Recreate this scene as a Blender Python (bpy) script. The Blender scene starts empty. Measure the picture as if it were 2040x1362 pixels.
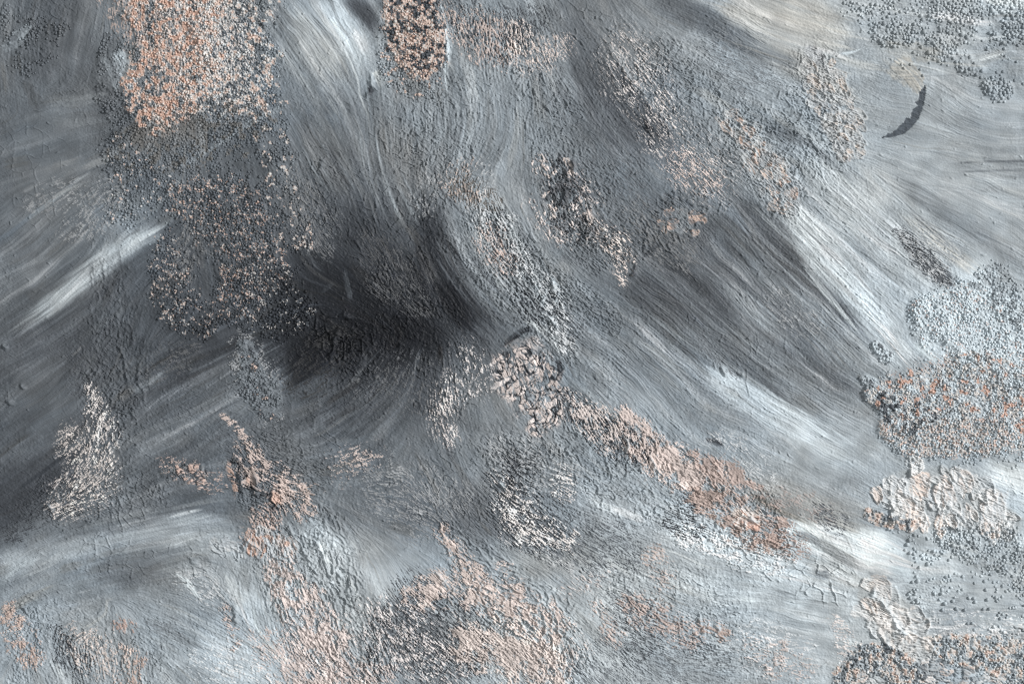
import bpy, math, random, time
import numpy as np
T0 = time.time()
# ------------------------------------------------------------------ camera, light, exposure
PX = 0.0002                      # metres for one pixel of the 2040 x 1362 photograph
CX, CY = 1020.0, 681.0
scn = bpy.context.scene
cam_d = bpy.data.cameras.new('camera'); cam = bpy.data.objects.new('camera', cam_d)
scn.collection.objects.link(cam); scn.camera = cam
CAM_H = 0.74
cam.location = (0, 0, CAM_H)
cam_d.sensor_width = 36.0
cam_d.lens = 36.0 * CAM_H / (2040 * PX)
cam_d.clip_start, cam_d.clip_end = 0.01, 50
world = bpy.data.worlds.new('World'); scn.world = world; world.use_nodes = True
bgn = world.node_tree.nodes['Background']
bgn.inputs['Color'].default_value = (0.94, 0.98, 1.0, 1); bgn.inputs['Strength'].default_value = 0.34
# one big soft lamp: the window light that comes in low from the right, a little from above
LAMP = np.array([1.90, 0.60, 1.42]); LAMP_W = 66.0
ld = bpy.data.lights.new('window_light', 'AREA'); ld.shape = 'RECTANGLE'; ld.size = 0.32; ld.size_y = 0.42
ld.energy = LAMP_W; ld.color = (1.0, 0.985, 0.975)
lo = bpy.data.objects.new('window_light', ld); scn.collection.objects.link(lo); lo.location = LAMP
from mathutils import Vector
lo.rotation_euler = (-Vector(LAMP)).to_track_quat('-Z', 'Y').to_euler()
vs = scn.view_settings
vs.view_transform = 'Standard'; vs.look = 'None'; vs.gamma = 1.0; vs.use_curve_mapping = False; vs.exposure = 0.08
scn.render.film_transparent = False
scn.cycles.use_denoising = False; scn.cycles.filter_width = 1.1

rng = np.random.default_rng(7)
random.seed(7)
# ------------------------------------------------------------------ working grid (photo pixels)
S = 1.6
MARG = 72
xs = np.arange(-MARG, 2040 + MARG + S, S, dtype=np.float32)
ys = np.arange(-MARG, 1362 + MARG + S, S, dtype=np.float32)
NX, NY = len(xs), len(ys)
X, Y = np.meshgrid(xs, ys)
f32 = np.float32

TAB = rng.random((256, 256)).astype(f32)
def vn(u, v, seed=0):                       # value noise 0..1
    u = np.asarray(u, f32) + seed * 17.37; v = np.asarray(v, f32) + seed * 9.71
    iu = np.floor(u); iv = np.floor(v); fu = u - iu; fv = v - iv
    iu = iu.astype(np.int32); iv = iv.astype(np.int32)
    fu = fu * fu * (3 - 2 * fu); fv = fv * fv * (3 - 2 * fv)
    a = TAB[iv & 255, iu & 255]; b = TAB[iv & 255, (iu + 1) & 255]
    c = TAB[(iv + 1) & 255, iu & 255]; d = TAB[(iv + 1) & 255, (iu + 1) & 255]
    return (a + (b - a) * fu) * (1 - fv) + (c + (d - c) * fu) * fv
def fbm(u, v, seed=0, octv=3):
    t = 0; a = 1.0; s = 0
    for i in range(octv):
        t = t + a * vn(u * 2 ** i, v * 2 ** i, seed + i * 3); s += a; a *= 0.5
    return t / s
def sstep(a, b, x):
    t = np.clip((x - a) / (b - a), 0, 1); return t * t * (3 - 2 * t)
def blur(A, r):                             # three box passes
    r = int(max(1, round(r)))
    for _ in range(2):
        for ax in (0, 1):
            P = np.pad(A, [(r + 1, r) if k == ax else (0, 0) for k in (0, 1)], mode='edge')
            c = np.cumsum(P, axis=ax, dtype=np.float64)
            n = A.shape[ax]
            if ax == 0: A = (c[2 * r + 1:2 * r + 1 + n] - c[:n]) / (2 * r + 1)
            else: A = (c[:, 2 * r + 1:2 * r + 1 + n] - c[:, :n]) / (2 * r + 1)
            A = A.astype(f32)
    return A
def unit(A):
    return ((A - A.mean()) / (A.std() + 1e-9)).astype(f32)
def rank(A):                                # to roughly uniform 0..1
    z = unit(A); return (1 / (1 + np.exp(-1.702 * z))).astype(f32)

def catmull(P, step=14.0):
    P = np.asarray(P, float)
    if len(P) == 2:
        n = max(2, int(np.hypot(*(P[1] - P[0])[:2]) / step / 1.5) + 1)
        return P[0] + (P[1] - P[0]) * np.linspace(0, 1, n + 1)[:, None]
    Q = np.vstack([2 * P[0] - P[1], P, 2 * P[-1] - P[-2]]); out = []
    for i in range(1, len(Q) - 2):
        n = max(2, int(np.hypot(*(Q[i + 1] - Q[i])[:2]) / step))
        t = np.linspace(0, 1, n, endpoint=False)[:, None]
        out.append(0.5 * (2 * Q[i] + (Q[i + 1] - Q[i - 1]) * t + (2 * Q[i - 1] - 5 * Q[i] + 4 * Q[i + 1] - Q[i + 2]) * t ** 2
                          + (-Q[i - 1] + 3 * Q[i] - 3 * Q[i + 1] + Q[i + 2]) * t ** 3))
    return np.vstack(out + [P[-1:]])
def path_field(pts, pad=1.35):
    """pts: (x, y, halfwidth) list -> window slice, v (distance / halfwidth), s (length along), d (signed px), total length"""
    P = catmull(pts)
    wmax = P[:, 2].max() * pad + 4
    x0 = max(0, int((P[:, 0].min() - wmax - xs[0]) / S)); x1 = min(NX, int((P[:, 0].max() + wmax - xs[0]) / S) + 2)
    y0 = max(0, int((P[:, 1].min() - wmax - ys[0]) / S)); y1 = min(NY, int((P[:, 1].max() + wmax - ys[0]) / S) + 2)
    sl = (slice(y0, y1), slice(x0, x1)); xx = X[sl]; yy = Y[sl]
    best = np.full(xx.shape, 1e9, f32); sv = np.zeros_like(best); dv = np.zeros_like(best); ex = np.zeros_like(best)
    L = 0.0
    for i in range(len(P) - 1):
        ax, ay, aw = P[i]; bx, by, bw = P[i + 1]
        dx, dy = bx - ax, by - ay; l2 = dx * dx + dy * dy + 1e-9; l = math.sqrt(l2)
        t = np.clip(((xx - ax) * dx + (yy - ay) * dy) / l2, 0, 1)
        px = xx - ax - t * dx; py = yy - ay - t * dy
        dist = np.sqrt(px * px + py * py)
        v = dist / np.maximum(0.5, aw + (bw - aw) * t)
        m = v < best
        best = np.where(m, v, best); sv = np.where(m, L + t * l, sv)
        dv = np.where(m, ((xx - ax) * dy - (yy - ay) * dx) / l, dv)
        L += l
    return sl, best, sv, dv, L

def lin(c):
    c = np.asarray(c, f32) / 255.0
    return np.where(c <= 0.04045, c / 12.92, ((c + 0.055) / 1.055) ** 2.4).astype(f32)
def grey(L, w=0.0):                         # the paint's cool grey; w > 0 warms it towards beige
    return np.array([L * 0.955 - 1.5 + w * 9, L - .6 + w * 1, L * 1.0 + 4.5 - w * 8], f32)
PEACH = (208, 182, 170); ORANGE = (196, 128, 98); CREAM = (222, 205, 194); WHITE = (222, 225, 224); INK = (44, 50, 58)

# ------------------------------------------------------------------ direction of the brush over the canvas
FLOW = [
 [(180,0),(165,90),(150,180)], [(60,0),(50,90),(70,190)], [(90,205),(200,192)], [(0,330),(100,312),(190,285)], [(0,470),(100,395),(200,325)],
 [(0,660),(150,555),(300,460)], [(0,760),(200,610),(320,520)], [(0,950),(200,800),(450,690)], [(205,480),(215,700)], [(255,560),(275,800)],
 [(330,760),(560,650)], [(300,900),(600,730)], [(480,800),(620,680)], [(190,760),(205,880)], [(0,1150),(200,1085),(480,1030)], [(0,1250),(300,1150)],
 [(250,1200),(400,1270),(520,1330)], [(380,1250),(520,1310)], [(60,1200),(90,1330)], [(240,1200),(260,1362)],
 [(570,30),(650,150),(700,230)], [(600,250),(660,350)], [(620,330),(700,480),(760,560)], [(300,20),(320,240)], [(420,380),(480,600)],
 [(760,160),(770,350),(830,480)], [(900,130),(940,230),(900,350),(840,440)], [(1000,100),(1010,260),(960,330)], [(860,400),(960,560),(1040,650)],
 [(930,420),(1000,560),(1090,640)], [(1080,50),(1150,200),(1240,330),(1330,430)], [(1150,50),(1230,180),(1300,260)], [(1300,0),(1450,80),(1600,180)],
 [(1420,0),(1600,70),(1760,110)], [(1700,60),(1900,90),(2040,80)], [(1700,300),(1850,310),(2040,330)], [(1850,180),(1950,230),(2040,235)],
 [(1600,300),(1750,430),(1900,540)], [(1500,380),(1640,540),(1780,690)], [(1400,430),(1550,590),(1720,740)], [(1180,560),(1380,700),(1560,830)],
 [(1300,560),(1500,730),(1700,870)], [(1000,560),(1100,660),(1250,830)], [(1450,830),(1650,930)], [(1800,330),(1950,420),(2040,470)],
 [(620,560),(720,600),(800,660)], [(560,740),(700,650)], [(600,870),(730,780),(800,690)], [(700,900),(800,780)], [(830,850),(840,700)],
 [(920,900),(880,760)], [(480,880),(520,940),(600,960)], [(560,1000),(640,1150),(720,1290)], [(520,1060),(540,1250),(620,1362)],
 [(600,930),(740,900),(800,850)], [(640,1020),(700,1120),(720,1180)], [(880,1050),(950,1130),(1080,1200),(1130,1300)], [(930,1230),(1050,1320)],
 [(1000,900),(1130,980),(1300,1080),(1500,1120)], [(1060,1150),(1180,1260)], [(1180,1130),(1320,1200)], [(1380,1070),(1600,1130)],
 [(1600,1060),(1800,1140)], [(1450,1180),(1600,1200),(1720,1225)], [(1400,1300),(1600,1330)], [(1400,880),(1500,980)], [(1250,830),(1290,930)],
 [(1050,700),(1100,850)], [(1780,1160),(1950,1180)], [(1850,1260),(2040,1250)], [(1240,1190),(1420,1270)], [(820,860),(900,1000)], [(700,1000),(900,1060)],
]
gx = np.arange(-MARG, 2040 + MARG + 40, 36.0); gy = np.arange(-MARG, 1362 + MARG + 40, 36.0)
GX, GY = np.meshgrid(gx, gy); TC = np.zeros_like(GX); TS = np.zeros_like(GX)
for F in FLOW:
    P = catmull([(a, b, 0) for a, b in F], 30)
    for i in range(len(P) - 1):
        mx, my = (P[i] + P[i + 1])[:2] / 2; th = math.atan2(P[i + 1][1] - P[i][1], P[i + 1][0] - P[i][0])
        w = 1.0 / ((GX - mx) ** 2 + (GY - my) ** 2 + 700.0) ** 1.6 * 1e6
        TC += w * math.cos(2 * th); TS += w * math.sin(2 * th)
def up(G):                                  # bilinear from the coarse lattice to the full grid
    u = (X - gx[0]) / 36.0; v = (Y - gy[0]) / 36.0
    iu = np.clip(u.astype(np.int32), 0, len(gx) - 2); iv = np.clip(v.astype(np.int32), 0, len(gy) - 2)
    fu = (u - iu).astype(f32); fv = (v - iv).astype(f32); G = G.astype(f32)
    return (G[iv, iu] * (1 - fu) + G[iv, iu + 1] * fu) * (1 - fv) + (G[iv + 1, iu] * (1 - fu) + G[iv + 1, iu + 1] * fu) * fv
nrm = np.hypot(TC, TS) + 1e-9
ang = 0.5 * np.arctan2(up(TS / nrm), up(TC / nrm))
ang = ang + (fbm(X / 60, Y / 60, 3, 2) - 0.5) * 0.5 + (vn(X / 13, Y / 13, 4) - .5) * .35
DXF, DYF = np.cos(ang).astype(f32), np.sin(ang).astype(f32)

def lic(A, n, step=1.0):                    # smear A (ny,nx[,k]) along the flow, n steps each way
    acc = A.copy(); wsum = 1.0
    for sgn in (1, -1):
        px = np.broadcast_to(np.arange(NX, dtype=f32)[None], (NY, NX)).copy(); py = np.broadcast_to(np.arange(NY, dtype=f32)[:, None], (NY, NX)).copy()
        ddx = DXF * sgn; ddy = DYF * sgn
        for k in range(n):
            ix = np.clip(np.rint(px), 0, NX - 1).astype(np.int32); iy = np.clip(np.rint(py), 0, NY - 1).astype(np.int32)
            ex_, ey_ = DXF[iy, ix], DYF[iy, ix]
            fl = np.sign(ex_ * ddx + ey_ * ddy); fl[fl == 0] = 1
            ddx = ex_ * fl; ddy = ey_ * fl
            px += ddx * step; py += ddy * step
            ix = np.clip(np.rint(px), 0, NX - 1).astype(np.int32); iy = np.clip(np.rint(py), 0, NY - 1).astype(np.int32)
            w = 1.0 - k / (n + 1.0)
            acc = acc + A[iy, ix] * w
            if sgn == 1: wsum += 2 * w
    return (acc / wsum).astype(f32)

N0 = rng.standard_normal((NY, NX)).astype(f32)
N1 = rng.standard_normal((NY, NX)).astype(f32)
N2 = rng.standard_normal((NY, NX)).astype(f32)
def tiny(A): return unit((A + np.roll(A, 1, 0)) + np.roll(A + np.roll(A, 1, 0), 1, 1))
STREAK = np.dstack([N0, tiny(N1), unit(blur(N2, 3))])
STREAK = lic(STREAK, 11, 1.0)
BR_F, BR_M, BR_W = unit(STREAK[..., 0]), unit(STREAK[..., 1]), unit(STREAK[..., 2])
BR_L = unit(lic(tiny(N0[::-1]), 22, 1.5))                     # long drawn-out bristle streaks
RID = np.dstack([N2[:, ::-1], tiny(N1[:, ::-1]), unit(blur(N0[:, ::-1], 2))])
RID = np.dstack([lic(RID[..., :2], 3, 1.0), lic(RID[..., 2], 5, 1.0)[..., None]])
F_S, F_M, F_B = rank(RID[..., 0]), rank(RID[..., 1]), rank(RID[..., 2])     # fleck fields: small, medium, big
F_X = rank(N1[::-1, ::-1] + .5 * np.roll(N1[::-1, ::-1], 1, 0) + .5 * np.roll(N1[::-1, ::-1], 1, 1)); F_I = rank(blur(N2[::-1], 1))
del STREAK, RID, N1, N2
def lic_long(A, n, step):
    return unit(lic(A, n, step))
ST1 = lic_long(tiny(N0), 26, 2.4); ST2 = lic_long(unit(blur(N0[::-1, ::-1], 3)), 22, 4.0)
print('fields', round(time.time() - T0, 1))

# ------------------------------------------------------------------ ground colours of the painting, one row every 113.5 px
ROWS = [
 [100, 84,104,104,100,145,120,110,138,120,108,122,155,172,170,166,165,168],
 [ 95, 84,100,104,100,146,160,110,138,130,114,128,145,162,160,162,160,158],
 [ 94,100, 88,104,100,104,108,130,136,130,100,115,138,156,158,156,162,160],
 [ 92,100, 94, 94, 85, 98, 86,112,134,118,108,108,122,150,172,162,158,152],
 [ 92,100,120, 78, 78, 76, 66, 74,138,130,100, 86, 94,132,178,172,160,154],
 [ 98,100, 80, 72, 70, 54, 48, 50,118,138,110, 80, 88,124,168,178,190,170],
 [ 82, 72, 75, 67, 70, 48, 40, 42, 80,118,122,110,106,108,142,180,205,202],
 [ 76, 88, 84, 80, 97, 78, 70, 76,112,128,142,146,130,126,142,140,165,172],
 [ 76, 94, 90, 82, 92, 95, 95,104,112,122,138,150,152,160,174,165,170,188],
 [ 64, 92,102, 88, 97,118,108, 98,104,122,150,162,158,156,154,166,195,192],
 [118,132,122,138,146,160,162,152,146,156,168,176,186,196,198,196,174,170],
 [146,142,144,148,174,158,150,116,158,175,172,160,172,178,180,182,174,176],
 [150,146,146,152,168,158,142,126,160,166,163,160,165,168,166,160,168,172]]
RW = np.array(ROWS, f32)
def upgrid(G, dx, dy):
    u = np.clip((X + 26 * (vn(X / 90, Y / 90, 5) - .5)) / dx, 0, G.shape[1] - 1.001); v = np.clip((Y + 26 * (vn(X / 90, Y / 90, 6) - .5)) / dy, 0, G.shape[0] - 1.001)
    iu = u.astype(np.int32); iv = v.astype(np.int32); fu = u - iu; fv = v - iv
    fu = fu * fu * (3 - 2 * fu); fv = fv * fv * (3 - 2 * fv)
    return (G[iv, iu] * (1 - fu) + G[iv, iu + 1] * fu) * (1 - fv) + (G[iv + 1, iu] * (1 - fu) + G[iv + 1, iu + 1] * fu) * fv
LUM = upgrid(RW, 120.0, 113.5); LUM = LUM + 13 * sstep(46, 82, LUM) - 2 * sstep(130, 170, LUM)
C = np.stack([LUM * 0.955 - 1.5, LUM - .6, LUM * 1.0 + 4.5], -1).astype(f32)      # display values 0..255
H = np.zeros((NY, NX), f32)                                                 # paint height, photo pixels
WEAVE = (0.16 * sstep(.5, .85, fbm(X / 110, Y / 110, 8, 2))).astype(f32)                  # how much the cloth shows through
ROUGH = (0.30 + 0.35 * fbm(X / 120, Y / 120, 9, 2)).astype(f32)             # lumpy paint
LAB = np.zeros((NY, NX), np.int32)                                          # which part a place belongs to
PARTS = {0: ('paint_ground', None, None)}
def new_part(name, label=None, parent=None):
    i = len(PARTS); PARTS[i] = (name, label, parent); return i

SEED = [100]
def stroke(pts, col, a=1.0, soft=0.55, dry=0.35, h=1.0, ends=(0.12, 0.25), label=None, name='brush_stroke', grain=1.0, ridge=0.0):
    """one drag of the brush: pts (x, y, halfwidth)"""
    SEED[0] += 1; sd = SEED[0]
    sl, v, s, d, L = path_field(pts)
    b = 0.6 * vn(d / 2.1, s / 75, sd) + 0.4 * vn(d / 5.5, s / 150, sd + 1)
    b2 = vn(d / 15.0, s / 120, sd + 2)
    tt = s / L
    if L < 130 and soft < .65: v = v + (fbm(X[sl] / 11, Y[sl] / 11, 93, 2) - .5) * .9
    e0 = sstep(0, ends[0] + 1e-3, tt + (b - .5) * ends[0] * 1.3) if ends[0] > 0 else 1
    e1 = sstep(0, ends[1] + 1e-3, 1 - tt + (b - .5) * ends[1] * 1.3) if ends[1] > 0 else 1
    m = sstep(1.22, 1.22 - soft, v + (b - .5) * 0.45 * min(1, dry * 2) + (b2 - .5) * 0.35)
    al = m * e0 * e1
    if dry > 0:
        al = al * (1 - dry * sstep(0.62, 0.30, b) ) 
    al = np.clip(al * a, 0, 1)
    cc = np.asarray(col, f32)[None, None] * (1 + 0.13 * grain * (b - .5) + 0.10 * grain * (b2 - .5))[..., None]
    C[sl] = C[sl] + (cc - C[sl]) * al[..., None]
    H[sl] += al * h * ((b - .42) * 1.8)
    if ridge: H[sl] += ridge * np.exp(-((v - 0.92) / 0.12) ** 2) * e0 * e1
    WEAVE[sl] *= 1 - 0.5 * al
    if label or name != 'brush_stroke':
        pid = new_part(name, label)
        LAB[sl] = np.where((v + (b - .5) * .2 < 0.85) & (tt > ends[0] * .3) & (tt < 1 - ends[1] * .3), pid, LAB[sl])
    return sl, al
def G(L, w=0): return grey(L, w)

# ---- soft, wet-in-wet sweeps
soft_strokes = [
 ([(300,520,30),(150,625,42),(-40,760,46)], G(80), .7, 'dark slate sweep below the pale streak'),
 ([(470,690,24),(300,775,40),(100,890,44),(-60,1000,40)], G(88), .6, None),
 ([(170,880,40),(70,950,48),(-60,1040,55)], G(64), .85, 'blackish band running off the lower edge of the dark field'),
 ([(590,730,20),(440,820,30),(250,905,34),(120,950,20)], G(112), .8, 'mid grey sweep above the crusted flecks'),
 ([(520,660,24),(380,720,34),(300,770,26)], G(62), .7, None),
 ([(150,700,30),(20,800,34),(-60,860,30)], G(98), .6, None),
 ([(110,0,46),(90,90,44),(70,180,30)], G(84), .5, None),
 ([(1130,20,30),(1175,140,44),(1225,240,48),(1320,320,40)], G(84), .85, 'dark slate sweep falling between two pale grey fields'),
 ([(1180,290,30),(1230,380,26),(1300,470,20)], G(128), .6, None),
 ([(1290,-10,30),(1400,40,30),(1500,95,24)], G(98), .75, 'slate streak under the beige corner sweep'),
 ([(1420,-10,60),(1560,30,48),(1690,70,26)], G(170,1.1), .85, 'broad warm beige sweep at the top edge'),
 ([(1480,70,34),(1600,125,32),(1680,180,20)], G(158,.8), .7, None),
 ([(1700,330,24),(1790,430,40),(1890,540,26)], G(178,.4), .7, 'chalky diagonal sweep above the speckled mound'),
 ([(1590,300,26),(1690,400,36),(1800,530,36),(1850,590,20)], G(182,.3), .8, 'pale chalk streak of the upper diagonal bundle'),
 ([(1560,390,16),(1620,480,30),(1710,600,32),(1800,710,24)], G(196,.2), .9, 'bright white streak of the diagonal bundle'),
 ([(1440,390,30),(1550,480,38),(1640,580,34),(1720,690,24)], G(88), .8, 'dark slate streak beside the white diagonal'),
 ([(1300,430,40),(1420,520,44),(1520,600,38),(1650,710,26)], G(98), .6, 'wide dark slate sweep crossing the middle'),
 ([(1230,560,30),(1320,595,34),(1410,650,26)], G(74), .7, 'near black smear under the wrinkled crest'),
 ([(1440,570,14),(1510,630,20),(1600,700,14)], G(152), .75, 'thin pale streak inside the dark sweep'),
 ([(1520,640,22),(1620,720,30),(1720,800,22)], G(104), .7, None),
 ([(1380,725,18),(1480,785,28),(1600,850,32),(1700,905,22)], G(206), .95, 'bright white sweep ending short of the grains'),
 ([(1230,690,40),(1330,750,50),(1430,800,30)], G(140), .6, None),
 ([(1060,640,20),(1150,720,30),(1240,830,30)], G(132), .5, None),
 ([(860,390,24),(862,500,40),(920,610,48),(995,690,36)], G(54), .8, 'near black sweep through the middle of the picture'),
 ([(640,540,40),(740,620,60),(860,690,50)], G(44), .8, 'black brush field left of the centre'),
 ([(560,760,34),(650,690,44),(760,640,34)], G(40), .85, 'black slanting smear below the speckled slope'),
 ([(590,730,26),(680,668,44),(780,655,40),(890,680,28)], G(32), .95, None),
 ([(868,560,16),(905,612,26),(945,660,18)], G(38), .9, None),
 ([(640,600,20),(660,640,26),(640,690,20)], G(46), .7, None),
 ([(700,440,30),(760,540,44),(820,600,30)], G(62), .6, None),
 ([(900,440,18),(960,540,32),(1030,630,30)], G(132), .8, 'mid grey sweep along the black field'),
 ([(840,840,30),(850,760,34),(840,690,30)], G(68), .6, None),
 ([(600,860,40),(700,820,44),(790,760,30)], G(86), .6, None),
 ([(880,840,18),(930,910,30),(1000,960,20)], G(138), .5, None),
 ([(600,10,30),(635,90,42),(680,150,22)], G(176,.5), .8, 'warm grey streak falling from the top edge'),
 ([(640,-10,22),(690,60,24),(735,145,20)], G(200), .85, 'white streak falling to the black notch'),
 ([(690,-10,18),(735,30,20),(750,70,8)], G(62), .8, None),
 ([(600,230,24),(640,300,30),(690,400,26)], G(96,.4), .5, None),
 ([(760,220,30),(800,330,40),(840,400,24)], G(118,.4), .55, None),
 ([(960,150,40),(985,250,40),(960,340,26)], G(136), .5, None),
 ([(330,445,14),(220,510,23),(120,590,19),(20,670,8)], G(186,.2), .78, 'white comet streak across the slate field'),
 ([(250,270,26),(330,260,40),(420,240,40)], G(88,1.0), .6, None),
 ([(-40,1175,14),(60,1115,18),(200,1082,18),(400,1050,16)], G(158), .6, 'pale streak crossing the lower corner'),
 ([(330,1070,22),(420,1085,26),(500,1095,20)], G(176), .7, None),
 ([(180,1130,30),(280,1140,36),(340,1130,20)], G(108), .7, None),
 ([(300,1200,30),(420,1230,40),(520,1300,40)], G(150), .6, None),
 ([(400,1270,24),(470,1310,40),(520,1362,40)], G(186), .8, 'white dry sweep beside the peach field'),
 ([(470,1170,20),(530,1230,26),(560,1320,20)], G(188), .75, None),
 ([(600,1035,18),(650,1090,32),(700,1130,30)], G(186), .8, 'white swell in front of the dark field'),
 ([(560,1050,16),(555,1140,24),(545,1240,24)], G(184), .75, None),
 ([(690,1120,40),(780,1140,44),(880,1110,24)], G(158,.2), .7, 'smooth pale grey field above the stippled dark patch'),
 ([(1140,960,16),(1220,1005,30),(1340,1065,30)], G(164), .75, None),
 ([(1320,1050,16),(1430,1085,30),(1560,1120,28)], G(212), .9, 'thick white ridge across the lower half'),
 ([(1050,1180,18),(1110,1245,30),(1190,1300,26)], G(186), .75, None),
 ([(1180,1110,16),(1260,1150,26),(1350,1200,20)], G(184), .7, None),
 ([(1560,1045,18),(1680,1080,34),(1800,1130,30)], G(220), .9, 'white tapering sweep below the beige dry field'),
 ([(1580,1050,20),(1690,1078,38),(1790,1112,30)], G(226), .95, None),
 ([(1960,935,16),(2060,965,26),(2160,990,26)], G(218,.4), .9, 'creamy white stroke leaving at the edge'),
 ([(1480,960,26),(1600,1005,40),(1740,1030,30)], G(140,.9), .7, None),
 ([(1590,1130,26),(1690,1145,30),(1780,1160,20)], G(160,.8), .5, None),
 ([(1840,1260,30),(1900,1230,30),(1960,1240,20)], G(138), .5, None),
 ([(1940,390,40),(2060,400,30),(2160,400,30)], G(160), .5, None),
 ([(1880,240,50),(1990,260,50),(2160,270,50)], G(148), .5, None),
 ([(1850,620,30),(1930,640,60),(2040,660,70),(2160,680,70)], G(206), .8, None),
 ([(1120,-10,40),(1150,60,40),(1190,130,36)], G(106), .6, None),
 ([(1190,125,30),(1235,200,50),(1290,255,44),(1340,320,20)], G(76), .85, None),
 ([(1340,0,14),(1400,32,20),(1470,75,22),(1530,115,14)], G(104), .8, None),
 ([(1580,10,40),(1640,60,40),(1690,110,30)], G(180,.9), .7, None),
 ([(1520,250,14),(1560,262,20),(1620,285,14)], G(124), .8, 'bluish grey smear dividing the two dabbed ridges'),
 ([(1580,440,18),(1640,525,26),(1720,600,26),(1800,680,18)], G(208,.1), .9, None),
 ([(1790,462,14),(1825,500,20),(1865,540,18),(1905,568,12)], G(106), .85, 'torn dark smear running into the grain mound'),
 ([(1810,430,12),(1880,490,16),(1950,545,12)], G(180,1.1), .7, None),
 ([(1770,350,14),(1870,415,22),(1960,475,22),(2060,540,24)], G(140), .7, None),
 ([(1330,500,26),(1380,580,34),(1470,645,30)], G(78), .7, None),
 ([(1450,430,16),(1530,500,24),(1630,595,22)], G(82), .8, None),
 ([(1600,960,30),(1690,985,40),(1740,1010,20)], G(150,.2), .5, None),
 ([(0,1110,20),(50,1120,20),(70,1105,8)], G(170), .6, None),
 ([(280,1065,12),(380,1035,18),(500,1075,16)], G(160), .7, None),
 ([(1000,1110,30),(1100,1120,30),(1180,1090,20)], G(150,.6), .5, None),
 ([(900,960,40),(940,1020,44),(1000,1080,30)], G(86), .5, None),
 ([(760,1010,40),(850,1020,40),(930,1040,30)], G(94), .55, None),
 ([(720,1240,20),(810,1250,66),(920,1280,40)], G(112), .7, None),
]
for pts, col, a, label in soft_strokes:
    if 55 < col[1] < 118: col = col + 10
    if col[1] > 150: pts = [(p[0], p[1], p[2] * 1.2) for p in pts]; col = np.minimum(col * 1.05 + 4, 236)
    stroke(pts, col, a=min(1, a * 1.12), soft=.80, dry=.15, h=.5, ends=(.16, .24), label=label)
C = lic(C, 9, 1.3)
print('soft', round(time.time() - T0, 1))

# general tone of bristles in the wet paint
HUE = 1.9 * unit(fbm(X / 130, Y / 130, 61, 3)) + 0.7 * ST2 + .6 * BR_W
C += (HUE * sstep(60, 130, C[..., 1]))[..., None] * np.array([.55, .05, -.45], f32)
ZONE = np.full((NY, NX), .30, f32)
for zx, zy, zr, zw in [(1500,560,170,.9), (1650,480,170,.9), (1350,640,150,.8), (1600,760,150,.9), (1780,420,120,.7), (1250,740,110,.6), (1250,200,110,.6), (1530,60,130,.6), (640,90,90,.8), (650,320,80,.7),
   (930,240,110,.7), (960,560,90,.8), (860,560,100,.6), (120,580,150,.7), (60,760,120,.6), (330,800,130,.7), (480,720,90,.6), (330,1080,150,.7), (470,1290,90,.7), (700,820,110,.7), (1680,1090,110,.7), (1450,1100,110,.5),
   (1980,360,100,.7), (1900,90,120,.4), (600,1220,110,.5), (1040,1250,110,.5), (1620,1200,100,.6), (1960,1220,80,.5), (150,120,80,.5)]:
    ZONE += zw * np.exp(-((X - zx) ** 2 + (Y - zy) ** 2) / (2 * (zr * .6) ** 2)).astype(f32)
ZONE = np.clip(ZONE, 0, 1.25)
C *= np.exp(ZONE * (1 - .45 * sstep(130, 185, C[..., 1])) * (.030 * ST1 + .085 * ST2 + .02 * BR_L) + .015 * BR_F)[..., None]
WS = sstep(.9, 2.4, ST2 + .5 * ST1 + .3 * BR_L) * ZONE          # some streaks carry almost pure white
C += (np.maximum(C, C * .45 + 118) - C) * (.55 * WS * sstep(85, 150, C[..., 1]))[..., None]
C *= (1 + 0.05 * unit(fbm(X / 30, Y / 30, 31, 3)) )[..., None] ** 0.7

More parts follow.
